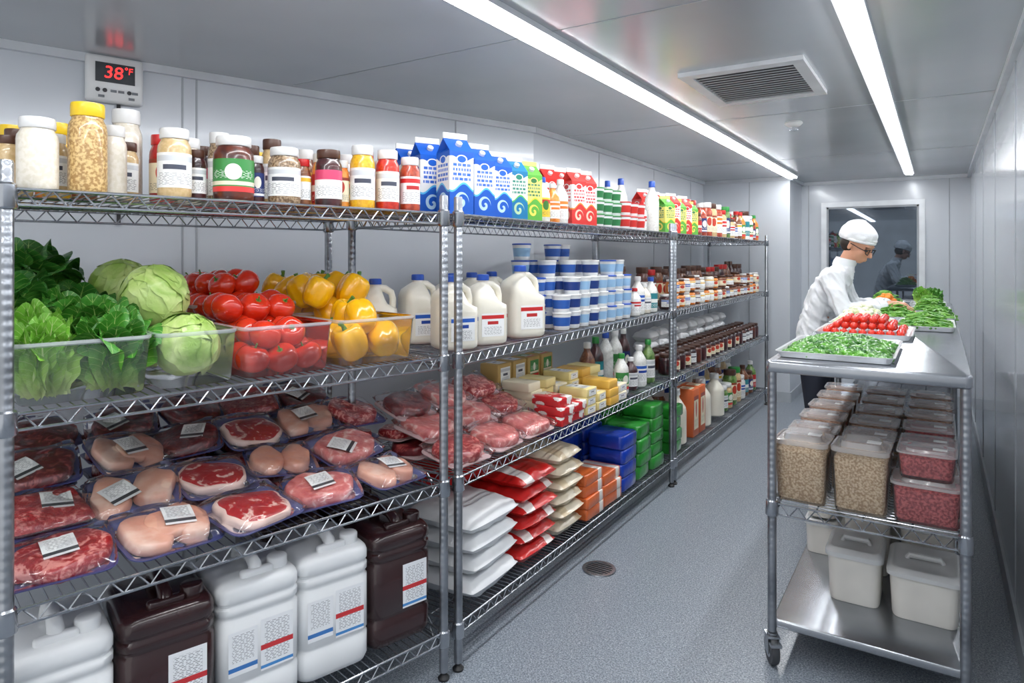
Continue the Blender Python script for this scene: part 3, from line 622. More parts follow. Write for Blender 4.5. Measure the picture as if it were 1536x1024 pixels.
def leafmat(name,pale,mid,dark_):
    m,nt,b=newmat(name); setp(b,.42,0,.08)
    tc=nt.nodes.new('ShaderNodeTexCoord'); sp=nt.nodes.new('ShaderNodeSeparateXYZ'); nt.links.new(tc.outputs['UV'],sp.inputs[0])
    r=nt.nodes.new('ShaderNodeValToRGB'); e=r.color_ramp.elements; e[0].position=.02; e[0].color=pale; e[1].position=.85; e[1].color=dark_; x=e.new(.35); x.color=mid
    nz=nt.nodes.new('ShaderNodeTexNoise'); nz.inputs['Scale'].default_value=30; nt.links.new(tc.outputs['Object'],nz.inputs[0])
    nt.links.new(mth(nt,'ADD',sp.outputs[1],mth(nt,'MULTIPLY',mth(nt,'SUBTRACT',nz.outputs['Fac'],.5),.35)),r.inputs[0])
    d=mth(nt,'ABSOLUTE',mth(nt,'SUBTRACT',sp.outputs[0],.5))
    rib=mth(nt,'LESS_THAN',d,mth(nt,'MULTIPLY',mth(nt,'SUBTRACT',1.0,sp.outputs[1]),.06))
    vein=mth(nt,'LESS_THAN',mth(nt,'FRACT',mth(nt,'MULTIPLY',mth(nt,'SUBTRACT',sp.outputs[1],mth(nt,'MULTIPLY',d,.7)),8)),.09)
    c=mixc(nt,mth(nt,'MULTIPLY',vein,.4),r.outputs[0],pale); c=mixc(nt,mth(nt,'MULTIPLY',rib,.85),c,pale)
    nt.links.new(c,b.inputs['Base Color']); addbump(nt,b,40,.5); return m
lm_r=leafmat('romaine_leaf',C(222,233,170),C(168,210,92),C(112,174,54)); lm_s=leafmat('spinach_leaf',C(172,206,112),C(88,152,50),C(52,118,40)); lm_m=leafmat('green_lettuce_leaf',C(206,226,140),C(108,172,58),C(66,138,42))
def leaf(mb,L,W,base_tilt,bend,cup,ruf,seed,M,nu=8,nv=12):
    st=len(mb.v)
    def path(v):
        x=z=0; n=12
        for i in range(int(v*n+.5)):
            a=base_tilt+bend*(i/n)**1.5; x+=L/n*math.sin(a); z+=L/n*math.cos(a)
        return x,z
    P_=[path(j/nv) for j in range(nv+1)]
    def fn(u,v):
        j=int(round(v*nv)); x,z=P_[j]; a=base_tilt+bend*v**1.5
        w=W*(.22+.78*math.sin(pi*min(1,(v*.76+.03)))**.8); q=2*u-1
        tip=-.20*L*(q*q)*v**3
        off=-cup*W*q*q + ruf*W*abs(q)**2*math.sin(v*13+seed*2+q*2)+ruf*.5*W*math.sin(v*9+seed)
        return (x+off*-math.cos(a)+tip*math.sin(a),q*w/2,z+off*math.sin(a)+tip*math.cos(a))
    mb.patch(fn,nu,nv); mb.xf(M,st)
def head(mat,L,W,n,tmin,tmax,cup,ruf,seed,bend=.5):
    mb=MB(); rr=random.Random(seed)
    for i in range(n):
        f=i/(n-1); t_=tmin+(tmax-tmin)*f; l=L*(.85+.15*rr.random())*(1-.12*f)
        leaf(mb,l,W*(.75+.25*f)*rr.uniform(.9,1.1),t_,bend*rr.uniform(.5,1.3)*(f+.2),cup,ruf,rr.random()*9,Matrix.Rotation(i*2.4,4,'Z')@Matrix.Translation((.006+.018*f,0,0)))
    return mb.mesh('lettuce_leaves',mat,True,180)
H_rom=[head(lm_r,.24,.115,22,-.03,.2,.24,.08,s,.5) for s in (1,2)]
H_mid=[head(lm_m,.235,.14,22,-.02,.26,.2,.07,s,.8) for s in (6,7)]
H_spi=[head(lm_s,.19,.165,22,.05,.7,.12,.06,s,1.1) for s in (3,4,5)]
def putleaf(m,s,w,z,tx,ty,rz,sc,name,label):
    thing(name,label,'leafy greens',m,W1(s,w,z),(tx,ty,rz),sc,'leafy greens on the produce shelf')
for (m,s,w,z,tx,ty,rz,sc) in ((H_rom[0],1.24,.13,zp+.012,.05,-.05,A1,.92),(H_rom[1],1.235,.26,zp+.02,.0,-.05,2,.98)):
    putleaf(m,s,w,z,tx,ty,rz,sc,'romaine_lettuce','light green romaine lettuce head in a clear bin')
for (m,s,w,z,tx,ty,rz,sc) in ((H_mid[0],1.09,.14,zp+.012,.05,.03,A1,1.0),(H_mid[1],1.09,.27,zp+.03,.0,.05,2,1.08),(H_mid[0],1.15,.37,zp+.04,.0,0,4,1.08)):
    putleaf(m,s,w,z,tx,ty,rz,sc,'green_lettuce','fresh green lettuce head in a clear bin')
for i,(s,w,z,tx,ty,sc) in enumerate(((1.24,.5,.14,0,-.1,1.1),(1.10,.54,.12,.1,.1,1.0),(1.20,.68,.22,0,0,1.15),(1.29,.40,.16,0,-.1,.95),(1.07,.72,.1,0,0,1.0),(1.30,.60,.2,0,-.1,1.05))):
    putleaf(H_spi[i%3],s,w,zp+z,tx,ty,i*1.3,sc,'spinach_bunch','green leafy spinach bunch in a clear bin')
lm_c=M2('iceberg_leaf',C(156,194,88),C(214,228,156),7,.35,.68,.38,0,.2,.5,26,4,1.5)
def cabbage(seed,r=.085):
    mb=MB(); rr=random.Random(seed); n=26;m_=16;S=[]
    for kk in range(m_+1):
        a=-pi/2+pi*kk/m_; cr=max(math.cos(a),.02); q=[]
        for i in range(n):
            t_=2*pi*i/n; p=Vector((cr*math.cos(t_),cr*math.sin(t_),math.sin(a))); f=1+.05*noise.noise(p*2.5+Vector((seed,0,0)))
            q.append(tuple(Vector((0,0,r))+p*r*.95*f))
        S.append(q)
    mb.loft(S)
    for i in range(10):
        ax=Euler((rr.uniform(-1.5,1.5),rr.uniform(-1.5,1.5),rr.uniform(0,6.28))).to_matrix()
        ext=rr.uniform(.9,1.25)
        def fn(u,v):
            a=2*pi*u; rho=v*ext*(1+.1*math.sin(3*a+i)+.05*math.sin(8*a)); rad=r*(1.0+.01*i/3+ (.055*max(0,v-.75)/.25)+.015*math.sin(9*a+i)*v)
            rad*=1+.012*math.sin(a*7+rho*3)
            return tuple(Vector((0,0,r))+ax@(Vector((math.sin(rho)*math.cos(a),math.sin(rho)*math.sin(a),math.cos(rho)))*rad))
        mb.patch(fn,30,8)
    return mb.mesh('cabbage',lm_c,True,180)
CB=[cabbage(1),cabbage(2),cabbage(5)]
for i,(s,w,z,sc) in enumerate(((.885,.145,.010,1.08),(.89,.345,.03,1.0),(.90,.285,.155,1.1),(.965,.60,.17,1.08),(.88,.54,.05,.9),(.93,.74,.10,.85))):
    thing('iceberg_lettuce','pale green iceberg lettuce head in a clear bin','lettuce',CB[i%3],W1(s,w,zp+z),(R.uniform(-.4,.4),R.uniform(-.4,.4),i*1.7),sc,'iceberg lettuce heads')
def putjug(U,x,w,z,sc=1,lab='red',turn=-25):
    thing('milk_jug','white plastic milk jug with blue cap and handle','milk jug',jug(lab=lab),W1(x,w,z) if U==1 else W2(x,w,z),(A1 if U==1 else A2)+math.radians(turn+R.uniform(-6,6)),sc,'milk jugs')
for a in ((1,.06,.42,zp,.95),(1,.09,.68,zp,1.0),(2,2.13,.12,zp,1.0),(2,2.33,.11,zp,1.0),(2,2.63,.11,zp,1.12),(2,2.2,.36,zp,1),(2,2.42,.36,zp,1),(2,2.62,.38,zp,1),(2,2.82,.4,zp,1)): putjug(*a,lab='blue' if a[1]<2.3 else 'red')
cb=CARTON('milk_carton_blue',WHITE,C(18,88,190),C(90,190,235),C(24,96,200)); cg=CARTON('milk_carton_green_yellow',C(236,238,220),C(22,120,170),C(90,190,90),C(30,130,110)); cr_=CARTON('juice_carton_red',WHITE,C(210,50,45),C(245,150,60),C(200,50,50)); cw=CARTON('carton_yellow_green',C(244,232,120),C(96,176,66),C(250,210,60),C(60,120,70))
for i,(y,w,m_,kk) in enumerate(((2.11,.1,cb,'b'),(2.27,.1,cb,'b'),(2.405,.1,cb,'b'),(2.54,.1,cg,'g'),(2.67,.1,cw,'w'),(2.13,.26,cb,'b'),(2.28,.26,cb,'b'),(2.42,.26,cb,'b'),(2.56,.26,cb,'b'),(2.70,.26,cw,'w'),(2.2,.43,cb,'b'),(2.38,.43,cb,'b'))):
    thing('milk_carton',{'b':'blue and white gable-top milk carton','g':'teal, green and white gable-top carton','w':'yellow and green gable-top carton'}[kk]+' with white cap','milk carton',carton((.108,.10,.098,.095,.095)[i%5],(.325,.305,.29,.285,.28)[i%5],m_,kk),W2(y,w,zt),A2+math.radians(-22+R.uniform(-4,4)),1,'milk cartons on the top shelf')
def putbot(y,w,z,h,d,con,cap,lab,grp='bottles on the shelves',desc='white'):
    thing('bottle','%s plastic bottle with coloured cap%s'%(desc,' and label' if lab else ''),'bottle',bottle(h,d,con,mt[cap],lab),W2(y,w,z),A2+math.radians(-28),1,grp)
def puttub(y,w,z,r,h,band,lid,key,desc,n=1,grp='stacked food tubs'):
    for i in range(n): thing('food_tub',desc,'tub',tub(r,h,band,lid,key),W2(y+R.uniform(-.003,.003),w+R.uniform(-.003,.003),z+i*h*.985),R.uniform(0,6),1,grp)
for a in ((2.80,.1,zt,.22,.08,'white','bluecap','yfull'),(2.905,.10,zt,.20,.075,'orange','whitep','orange'),(3.005,.11,zt,.23,.08,'white','whitep','orange'),(3.1,.25,zt,.24,.09,'white','bluecap','blue'),(2.9,.28,zt,.27,.09,'white','bluecap','plain')): putbot(*a)
for i,y in enumerate((3.13,3.26)):
    thing('juice_carton','red and white tall juice carton','carton',carton(.095,.30,cr_,'r'),W2(y,.1,zt),A2-.4,1,'juice cartons')
    thing('juice_carton','red and white tall juice carton','carton',carton(.095,.33,cr_,'r'),W2(y,.26,zt),A2-.4,1,'juice cartons')
gb=PM('green_band',C(45,120,70),.4); rb=PM('red_band',C(200,45,40),.4); bb=PM('blue_band',C(45,95,180),.4); nb=PM('navy_band',C(30,60,130),.4); sky=PM('sky_band',C(150,190,225),.4)
for y in (3.40,3.52,3.64):
    puttub(y,.1,zt,.052,.075,gb,mt['greenp'],'g','small white tub with green band',3)
for y in (3.78,3.90,4.02): puttub(y,.1,zt,.052,.085,rb,mt['redp'],'r','small white tub with red band',2)
for a in ((3.6,.28,zt,.3,.08,'white','bluecap','plain'),(3.75,.3,zt,.3,.08,'white','bluecap','plain'),(4.0,.3,zt,.33,.085,'white','bluecap',None),(4.17,.28,zt,.36,.09,'white','bluecap',None),(4.27,.1,zt,.34,.095,'white','bluecap',None),(4.16,.13,zt,.2,.07,'white','redp','red')): putbot(*a)
hs=[[2,3,3,4,3,4,4,3],[3,4,3,4,4,4,3,3],[5,4,4,5,5,4,4,4]]
for j,(w,y0_) in enumerate(((.08,2.96),(.19,2.9),(.30,2.93))):
    for i in range(8):
        q=(i*2+j*3+(i//3))%5
        puttub(y0_+i*.112,w,zp,.05,.088,(bb,sky,nb,bb,sky)[q],(mt['whitep'],mt['bluecap'],mt['whitep'],mt['bluecap'],mt['whitep'])[q],'q%d'%q,'white yogurt tub with blue band and lid',hs[j][i],'stacked yogurt tubs')
for a in ((3.92,.08,zp,.17,.08,'white','redp','red'),(4.02,.1,zp,.24,.09,'white','whitep','blue'),(4.13,.1,zp,.19,.09,'cream','whitep','plain'),(4.25,.1,zp,.23,.09,'white','bluecap','tealfull'),(3.95,.3,zp,.3,.09,'brown','brownl','cream'),(4.1,.3,zp,.3,.09,'dark','brownl','plain'),(4.25,.3,zp,.3,.09,'brown','brownl','plain')): putbot(*a,desc='pale')
for i,(kd,y,w,dz,t_,dr,sc) in enumerate((('beef',2.16,.13,.02,11,-5,1.05),('pork',2.42,.13,.02,12,6,1.08),('pork',2.68,.12,.02,10,-6,1.02),
  ('dark',2.17,.34,.0,0,0,1),('beef',2.43,.34,.0,0,0,1),('pork',2.68,.34,0,0,0,1),('pork',2.20,.32,.085,14,6,1.08),('pork',2.47,.31,.085,16,-6,1.1),('beef',2.73,.31,.085,14,5,1.0),('beef',2.17,.44,.055,0,0,.9),('beef',2.42,.44,.055,0,0,.9),('beef',2.67,.44,.055,0,0,.9),('dark',2.2,.44,.16,17,-5,1.0),('pork',2.45,.44,.16,19,5,1.05),('beef',2.7,.44,.16,17,-4,1.0))):
    meatpack(kd,W2(y,w,zs+dz),(math.radians(t_),math.radians(R.uniform(-3,3)) if t_ else 0,A2+math.radians(dr)),i,False,'wrapped meat packs on the wire shelf',sc,t_>0,False)
def block(w,d,h,mat,key,lab=None,r=.008):
    key=('blk',key,w,d,h,lab)
    if key in cache: return cache[key]
    ps=[('wrapped_block',rbox(MB(),w,d,h,r,0,min(r*.5,.012)).mesh('block',mat))]
    if lab: ps.append(('block_label',MB().patch(lambda u,v:((u-.5)*w*.7,-d/2-.001,h*(.15+.7*v)),1,1).mesh('block_label',LB[lab]))); ps.append(('block_label',MB().patch(lambda u,v:((u-.5)*w*.6,(v-.5)*d*.7,h+.001),1,1).mesh('block_label',LB[lab])))
    cache[key]=ps; return ps
but=PM('butter_wrapper_cream',C(230,212,146),.4,coat=.2); chs=PM('cheese_yellow',C(230,180,76),.4,coat=.3); crm=PM('cream_wrapper',C(234,224,196),.4); krf=PM('kraft_gold_box',C(198,164,96),.5)
redb=M2('red_white_wrapper',C(200,40,45),C(240,235,230),16,.52,.54,.35,0,.3)
for (m_,kk,y,w,n,lb,nm,ds) in ((redb,'r',2.91,.1,3,None,'wrapped_cheese','red and white wrapped cheese block'),(redb,'r',3.04,.1,2,None,'wrapped_cheese','red and white wrapped cheese block'),(but,'b',3.18,.1,3,'plain','butter_block','cream wrapped butter block'),(but,'b',3.32,.1,2,'plain','butter_block','cream wrapped butter block'),(chs,'c',3.46,.1,3,None,'cheese_block','yellow cheese block'),(crm,'e',3.60,.1,2,'plain','butter_block','pale wrapped butter block'),
  (crm,'e',2.95,.3,4,None,'butter_block','pale wrapped butter block'),(but,'b',3.08,.3,4,None,'butter_block','cream wrapped butter block'),(crm,'e',3.21,.3,3,'plain','butter_block','pale wrapped butter block'),(but,'b',3.34,.28,4,'plain','butter_block','cream wrapped butter block'),(chs,'c',3.47,.28,4,None,'cheese_block','yellow cheese block'),(but,'b',3.6,.28,4,None,'butter_block','cream wrapped butter block')):
    for i in range(n): thing(nm,ds+' stacked on the wire shelf','dairy block',block(.115,.17,.045,m_,kk,lb),W2(y+R.uniform(-.008,.008),w+R.uniform(-.01,.01),zs+i*.0455),A2+R.uniform(-.1,.1),1,'butter and cheese blocks')
for i,y in enumerate((2.95,3.1,3.25,3.4)):
    for l in range(2): thing('butter_box','gold cardboard butter box with label','box',block(.13,.12,.13,krf,'k','green' if i>1 else 'plain'),W2(y,.47,zs+.131*l),A2,1,'stacked butter boxes')
for a in ((3.76,.1,zs,.24,.09,'white','greenp','green'),(3.9,.1,zs,.2,.09,'dark','whitep','plain'),(4.04,.1,zs,.26,.1,'white','whitep','blue'),(4.2,.1,zs,.28,.09,'green','greenp','plain'),(3.7,.3,zs,.3,.1,'brown','whitep','plain'),(3.82,.3,zs,.32,.1,'dark','greenp','tealfull'),(3.97,.3,zs,.34,.1,'white','bluecap',None),(4.12,.3,zs,.34,.1,'white','whitep','green'),(4.26,.3,zs,.34,.09,'dark','whitep','navy')): putbot(*a)
sackW=M2('white_woven_sack',C(218,220,223),C(234,236,237),5,.3,.7,.45,0,.1,.5,12)
sackR=PACK('red_white_sack',C(200,30,28),C(244,240,236),C(236,232,228),(1.0,1.5))
sackT=PACK('tan_rice_sack',C(222,210,186),C(170,140,96),C(206,188,156),(1.0,1.5))
sackO=PACK('orange_print_pack',C(218,106,50),C(245,238,228),C(236,228,220),(1.2,1.8))
packB=PACK('blue_shrink_pack',C(20,62,176),C(225,234,248),C(14,44,130),(1.3,1.8))
packG=PACK('green_shrink_pack',C(44,146,50),C(235,244,225),C(28,110,40),(1.3,1.8))
def sack(w,d,h,mat,key,p=3.5,pw=.45):
    key=('sk',key,w,d,h)
    if key not in cache: cache[key]=[pillow(w,d,h,s,18,16,.013 if p<5 else .005,p,pw=pw).mesh('sack',mat,True,75) for s in (1,2,3)]
    return cache[key]
def stack(name,label,cat,y,w,z,W_,D_,H_,n,mat,key,grp,comp=.86,p=3.5,pw=.45,jit=1,flip=True):
    for i in range(n): thing(name,label,cat,sack(W_,D_,H_,mat,key,p,pw)[i%3],W2(y+R.uniform(-.014,.014)*jit,w+R.uniform(-.01,.01)*jit,z+i*H_*comp),A2+R.uniform(-.06,.06)*jit+(pi if i%2 and flip else 0),1,grp)
def boxstack(name,label,cat,y,w,z,W_,D_,H_,n,mat,key,grp,r=.015):
    for i in range(n): thing(name,label,cat,block(W_,D_,H_,mat,key,None,r)[0][1],W2(y+R.uniform(-.006,.006),w+R.uniform(-.008,.008),z+i*(H_+.0006)),A2+R.uniform(-.04,.04),1,grp)
stack('flour_sack','white woven flour sack in a stack','sack',2.30,.20,zb,.36,.36,.098,4,sackW,'w','stacked flour sacks')
stack('sugar_sack','red and white printed sack in a stack','sack',2.66,.21,zb,.31,.38,.075,6,sackR,'r','stacked red sacks')
stack('sugar_sack','red and white printed sack lying on a stack','sack',2.44,.38,zb+.36,.4,.3,.07,2,sackR,'r2','stacked red sacks')
stack('rice_sack','tan rice sack in a stack','sack',2.96,.21,zb,.26,.38,.08,6,sackT,'t','stacked rice sacks')
boxstack('orange_food_pack','orange and white printed food pack in a stack','food pack',3.225,.13,zb,.21,.22,.058,4,sackO,'o','stacked orange packs',.012)
boxstack('orange_food_pack','orange and white printed food pack in a stack','food pack',3.46,.13,zb,.23,.22,.058,3,sackO,'o2','stacked orange packs',.012)
for y,w,n,wd in ((3.22,.4,5,.25),(3.5,.4,5,.27),(3.71,.14,4,.22),(3.78,.4,5,.26)): boxstack('blue_food_pack','blue shrink-wrapped food pack in a stack','food pack',y,w,zb,wd,.23,.082,n,packB,'bl','stacked blue packs',.028)
for y,w,n in ((3.96,.14,4),(4.20,.14,5),(4.05,.4,5),(4.27,.4,5)): boxstack('green_food_pack','green shrink-wrapped food pack in a stack','food pack',y,w,zb,.20,.23,.082,n,packG,'gr','stacked green packs',.028)
# ---- unit 3
labs=['plain','blue','red','green','yellow','orange','cream','redfull','tealfull','yfull','navy']
def rowjars(y0,y1,w,z,step,hs,ds,cons,lds,grp,two=False,kindb=.35,lbs=None):
    y=y0
    while y<y1:
        con=R.choice(cons); ld=R.choice(lds); lb=R.choice(lbs or labs); h=R.choice(hs); d=R.choice(ds)
        if not two and R.random()<kindb: putbot(y,w,z,h*1.1,d*.9,con,ld,lb,desc=con)
        else:
            putjar(y,w,h,d,con,ld,lb,z,2,grp=grp,turn=-30)
            if two and R.random()<.8: putjar(y,w,h,d,con,ld,lb,z+h*1.01,2,grp=grp,turn=-30)
        y+=step*R.uniform(.97,1.05)
for i,y in enumerate((4.52,4.64,4.77,4.9,5.05)):
    thing('food_carton',('yellow and green','red and white')[i%2]+' food carton','carton',carton(.1,.26+.03*(i%2),(cw,cr_)[i%2],('w','r')[i%2]),W2(y,.1,zt),A2-.4,1,'food cartons on the top shelf')
    thing('food_carton',('red and white','blue and white')[i%2]+' food carton','carton',carton(.1,.32,(cr_,cb)[i%2],('r','b')[i%2]),W2(y,.27,zt),A2-.4,1,'food cartons on the top shelf')
rowjars(5.2,7.25,.1,zt,.14,(.18,.24,.28),(.11,.12),['orange','brown','green','white','tan','salsa'],['whitep','brownl','redp','greenp'],'jars on the top shelf')
rowjars(5.2,7.25,.3,zt,.15,(.27,.3),(.12,),['white','brown','green','tan'],['whitep','bluecap','redp'],'jars on the top shelf')
rowjars(4.55,7.25,.1,zp,.125,(.10,.11),(.1,),['brown','dark','orange','cream','brown'],['whitep','brownl'],'jars on the middle shelf',True,0,['plain','cream','yellow','blue'])
rowjars(4.55,7.25,.28,zp,.14,(.27,.29),(.1,),['dark','brown','dark','jam'],['brownl','brownl','redp'],'jars on the middle shelf',False,.2,['plain','cream','red'])
rowjars(4.55,7.25,.1,zs,.13,(.14,),(.11,),['dark','jam','dark'],['brownl'],'dark jam jars',False,0,['plain','cream',None,None])
rowjars(4.55,7.25,.25,zs,.13,(.14,),(.11,),['dark','jam'],['brownl'],'dark jam jars',False,0,[None,'plain'])
for i in range(9):
    y=5.0+i*.25; stack('food_pouch','white plastic food pouch','food pack',y,.43,zs,.2,.16,.09,3,sackW,'pw','white pouches')
boxstack('green_food_pack','green shrink-wrapped food pack in a stack','food pack',4.58,.14,zb,.20,.23,.082,4,packG,'gr','stacked green packs',.028)
for y,w,h in ((4.82,.13,.4),(5.45,.13,.38),(5.85,.13,.36),(4.8,.35,.4)): thing('large_bottle','tall white plastic bottle with cap','bottle',bottle(h,.17,mt['milk'],mt['whitep'],None),W2(y,w,zb),A2-.5,1,'large white bottles')
obox=PM('orange_box_card',C(206,100,50),.5)
for y in (5.08,5.25): thing('orange_box','tall orange cardboard box with label','box',block(.15,.16,.36,obox,'ob','cream'),W2(y,.13,zb),A2,1,'orange boxes')
rowjars(6.05,7.25,.13,zb,.155,(.22,.27,.32),(.13,),['white','tan','brown','green'],['whitep','brownl','greenp'],'large jars on the bottom shelf')
rowjars(5.1,7.25,.38,zb,.18,(.32,.36),(.15,),['white','tan','brown'],['whitep','bluecap'],'large jars on the bottom shelf')
# ------------------------------------------------------------------ prep table
CX0,CX1,CY0,CY1,CT=-.556,.096,2.65,6.72,1.158
root=link('prep_table',None); root.location=(0,0,0); root['label']='long stainless steel prep table on casters with lower shelves'; root['category']='work table'
tt=rbox(MB(),CX1-CX0,CY1-CY0,.045,.02,CT-.045,.008,0,(CX0+CX1)/2,(CY0+CY1)/2)
link('table_top',tt.mesh('table_top',mt['steel']),root,'brushed stainless steel table top')
ix0,ix1,iy0,iy1=CX0+.02,CX1-.02,CY0+.03,CY1-.03
o=link('wire_shelf',wire_shelf(iy1-iy0,ix1-ix0,.032,.042),root); o.rotation_euler=(0,0,pi/2); o.location=(ix1,iy0,.612)
link('lower_shelf',rbox(MB(),ix1-ix0,iy1-iy0,.03,.01,.14,.005,0,(ix0+ix1)/2,(iy0+iy1)/2).mesh('lower_shelf',mt['steel']),root,'solid stainless steel lower shelf')
pm=MB().lathe([(.0165,.125),(.0165,CT-.046)],14).mesh('table_post',mt['post'])
wheel=MB().lathe([(.03,-.014),(.052,-.014),(.056,-.008),(.056,.008),(.052,.014),(.03,.014)],24).xf(Matrix.Rotation(pi/2,4,'Y')).mesh('wheel',mt['dark'])
hub=MB().lathe([(.012,-.0165),(.03,-.016),(.03,.016),(.012,.0165)],16).xf(Matrix.Rotation(pi/2,4,'Y')).mesh('hub',mt['steel'])
fork=MB().box(-.022,-.018,-.022,.02,-.01,.055).box(.018,.022,-.022,.02,-.01,.055).box(-.022,.022,-.03,.03,.05,.056).lathe([(.014,.056),(.02,.058),(.02,.064),(.011,.066),(.011,.075)],12).box(-.02,.02,-.055,-.03,.03,.04).mesh('fork',mt['steel'],True)
for x in (ix0,ix1):
    for y in (iy0,(iy0+iy1)/2,iy1):
        o=link('post',pm,root); o.location=(x,y,0)
        cst=link('caster',fork,root); cst.location=(x,y,.056); cst.rotation_euler=(0,0,.5 if y==iy0 else 0)
        link('wheel',wheel,cst); link('hub',hub,cst)
beans=M2('dry_beans',C(176,142,104),C(226,202,166),130,.40,.6,.5,0,.1,.6,110,2); redbeans=M2('red_beans_content',C(136,28,34),C(200,90,88),110,.4,.6,.5,0,.2,.6,85,2)
brownc=M2('brown_food_content',C(160,110,84),C(214,180,152),90,.4,.6,.5,0,.1,.5,70,2)
clidm=CLR('clear_lid',(.97,.97,.98),.05,.12,milk=.36,mcol=C(236,233,233))
def fbox(w,d,h,con,key):
    key=('fb',key,w,d,h)
    if key in cache: return cache[key]
    sh=MB().loft([rrect(w*.86,d*.86,.02,0),rrect(w*.9,d*.9,.025,.006),rrect(w*.97,d*.97,.028,h*.9)],0,True,False).mesh('container_shell',mt['clear'],True,50)
    ct=MB().loft([rrect(w*.84,d*.84,.02,.009),rrect(w*.92,d*.92,.024,h*.76),rrect(w*.8,d*.8,.02,h*.8),rrect(w*.3,d*.3,.02,h*.82)]).mesh('container_contents',con,True)
    ld=MB().loft([rrect(w,d,.03,h*.86),rrect(w*1.02,d*1.02,.03,h*.87),rrect(w*1.02,d*1.02,.03,h*.93),rrect(w*.94,d*.94,.03,h*.935),rrect(w*.9,d*.9,.028,h*.92),rrect(w*.72,d*.72,.03,h*.92),rrect(w*.68,d*.68,.03,h),rrect(w*.1,d*.1,.01,h)],0,False,True).mesh('container_lid',clidm,True,40)
    tg=MB().box(w*.1,w*.34,-d*.2,-d*.02,h*1.003,h*1.008).mesh('tag',mt['whitep'],False)
    cache[key]=[('container_shell',sh),('container_contents',ct),('container_lid',ld),('paper_tag',tg)]; return cache[key]
zm=.612+.006
def pc(x,y,z,w,d,h,con,key,ds): thing('food_container','clear plastic container of %s with lid'%ds,'food container',fbox(w,d,h,con,key),(x,y,z),R.uniform(-.04,.04),1,'clear food containers on the cart')
pc(-.44,2.80,zm,.19,.19,.25,beans,'b','tan dry beans'); pc(-.24,2.80,zm,.19,.19,.25,beans,'b','tan dry beans')
pc(-.035,2.80,zm,.215,.19,.15,redbeans,'r','red minced food'); pc(-.035,2.80,zm+.153,.18,.16,.10,redbeans,'r','red minced food')
y=3.06
for j in range(5):
    for i,x in enumerate((-.44,-.235,-.035)):
        pc(x,y,zm,.195,.2,.13,(beans,brownc)[(i+j)%2],'n%d'%((i+j)%2),'brown food'); pc(x,y,zm+.133,.185,.19,.09,(brownc,redbeans)[i==2 and j<2],'nn%d'%(i==2 and j<2),'brown food')
    y+=.26
def wbin(w,d,h):
    key=('wb',w,d,h)
    if key in cache: return cache[key]
    if 'ivory' not in mt: mt['ivory']=PM('ivory_plastic',C(230,227,219),.35,coat=.2); mt['ivlid']=PM('lid_translucent_white',C(208,210,210),.3,coat=.3)
    b_=MB().loft([rrect(w*.88,d*.88,.03,0),rrect(w*.92,d*.92,.035,.01),rrect(w*.98,d*.98,.035,h*.76),rrect(w*1.01,d*1.01,.035,h*.77),rrect(w*1.01,d*1.01,.035,h*.81)]).mesh('bin_body',mt['ivory'])
    l=MB().loft([rrect(w*1.04,d*1.04,.035,h*.79),rrect(w*1.07,d*1.07,.035,h*.80),rrect(w*1.07,d*1.07,.035,h*.88),rrect(w*.97,d*.97,.03,h*.94),rrect(w*.88,d*.88,.03,h*.95),rrect(w*.8,d*.8,.03,h*.92),rrect(w*.1,d*.1,.01,h*.92)])
    l.tube([(-w*.25,0,h*.91),(-w*.22,0,h*.985),(w*.22,0,h*.985),(w*.25,0,h*.91)],.012,8)
    cache[key]=[('bin_body',b_),('bin_lid',l.mesh('bin_lid',mt['ivlid']))]; return cache[key]
for x,y,w,d,h,z in ((-.285,3.07,.195,.24,.225,.17),(-.045,3.07,.235,.28,.205,.17),(-.46,3.47,.14,.2,.165,.17),(-.46,3.47,.13,.18,.13,.336),(-.265,3.38,.18,.22,.31,.17),(-.04,3.42,.2,.24,.27,.17),(-.25,3.78,.2,.25,.33,.17),(-.03,3.78,.2,.25,.3,.17),(-.45,3.85,.18,.25,.33,.17)):
    thing('storage_bin','ivory plastic storage bin with handled lid on the steel shelf','storage bin',wbin(w,d,h),(x,y,z+.001),0,1,'ivory storage bins')
mt['pan']=PM('pan_aluminium',C(218,220,222),.3,.4)
def pan(x,y,w,d):
    mb=MB().loft([rrect(w*.9,d*.93,.02,0),rrect(w*.92,d*.95,.02,.002),rrect(w*.97,d*.98,.022,.022),rrect(w,d,.025,.024),rrect(w,d,.025,.027),rrect(w*.96,d*.97,.022,.025),rrect(w*.9,d*.93,.02,.005)])
    thing('sheet_pan','shallow pale sheet pan of vegetables on the steel table','sheet pan',mb.mesh('pan',mt['pan']),(x,y,CT+.001),0,1,'sheet pans')
gr1=M2('green_small_pepper',C(28,98,12),C(96,168,44),22,.36,.64,.3,0,.25); gr2=M2('green_bean',C(60,126,32),C(122,176,72),20,.35,.65,.4,0,.1); ctm=M2('cherry_tomato_skin',C(210,28,15),C(232,54,25),8,.3,.7,.18,0,.4)
orm=M2('orange_carrot_pieces',C(230,112,28),C(242,158,50),20,.3,.7,.4); wg=M2('pale_white_veg',C(206,220,150),C(240,240,222),20,.3,.6,.45)
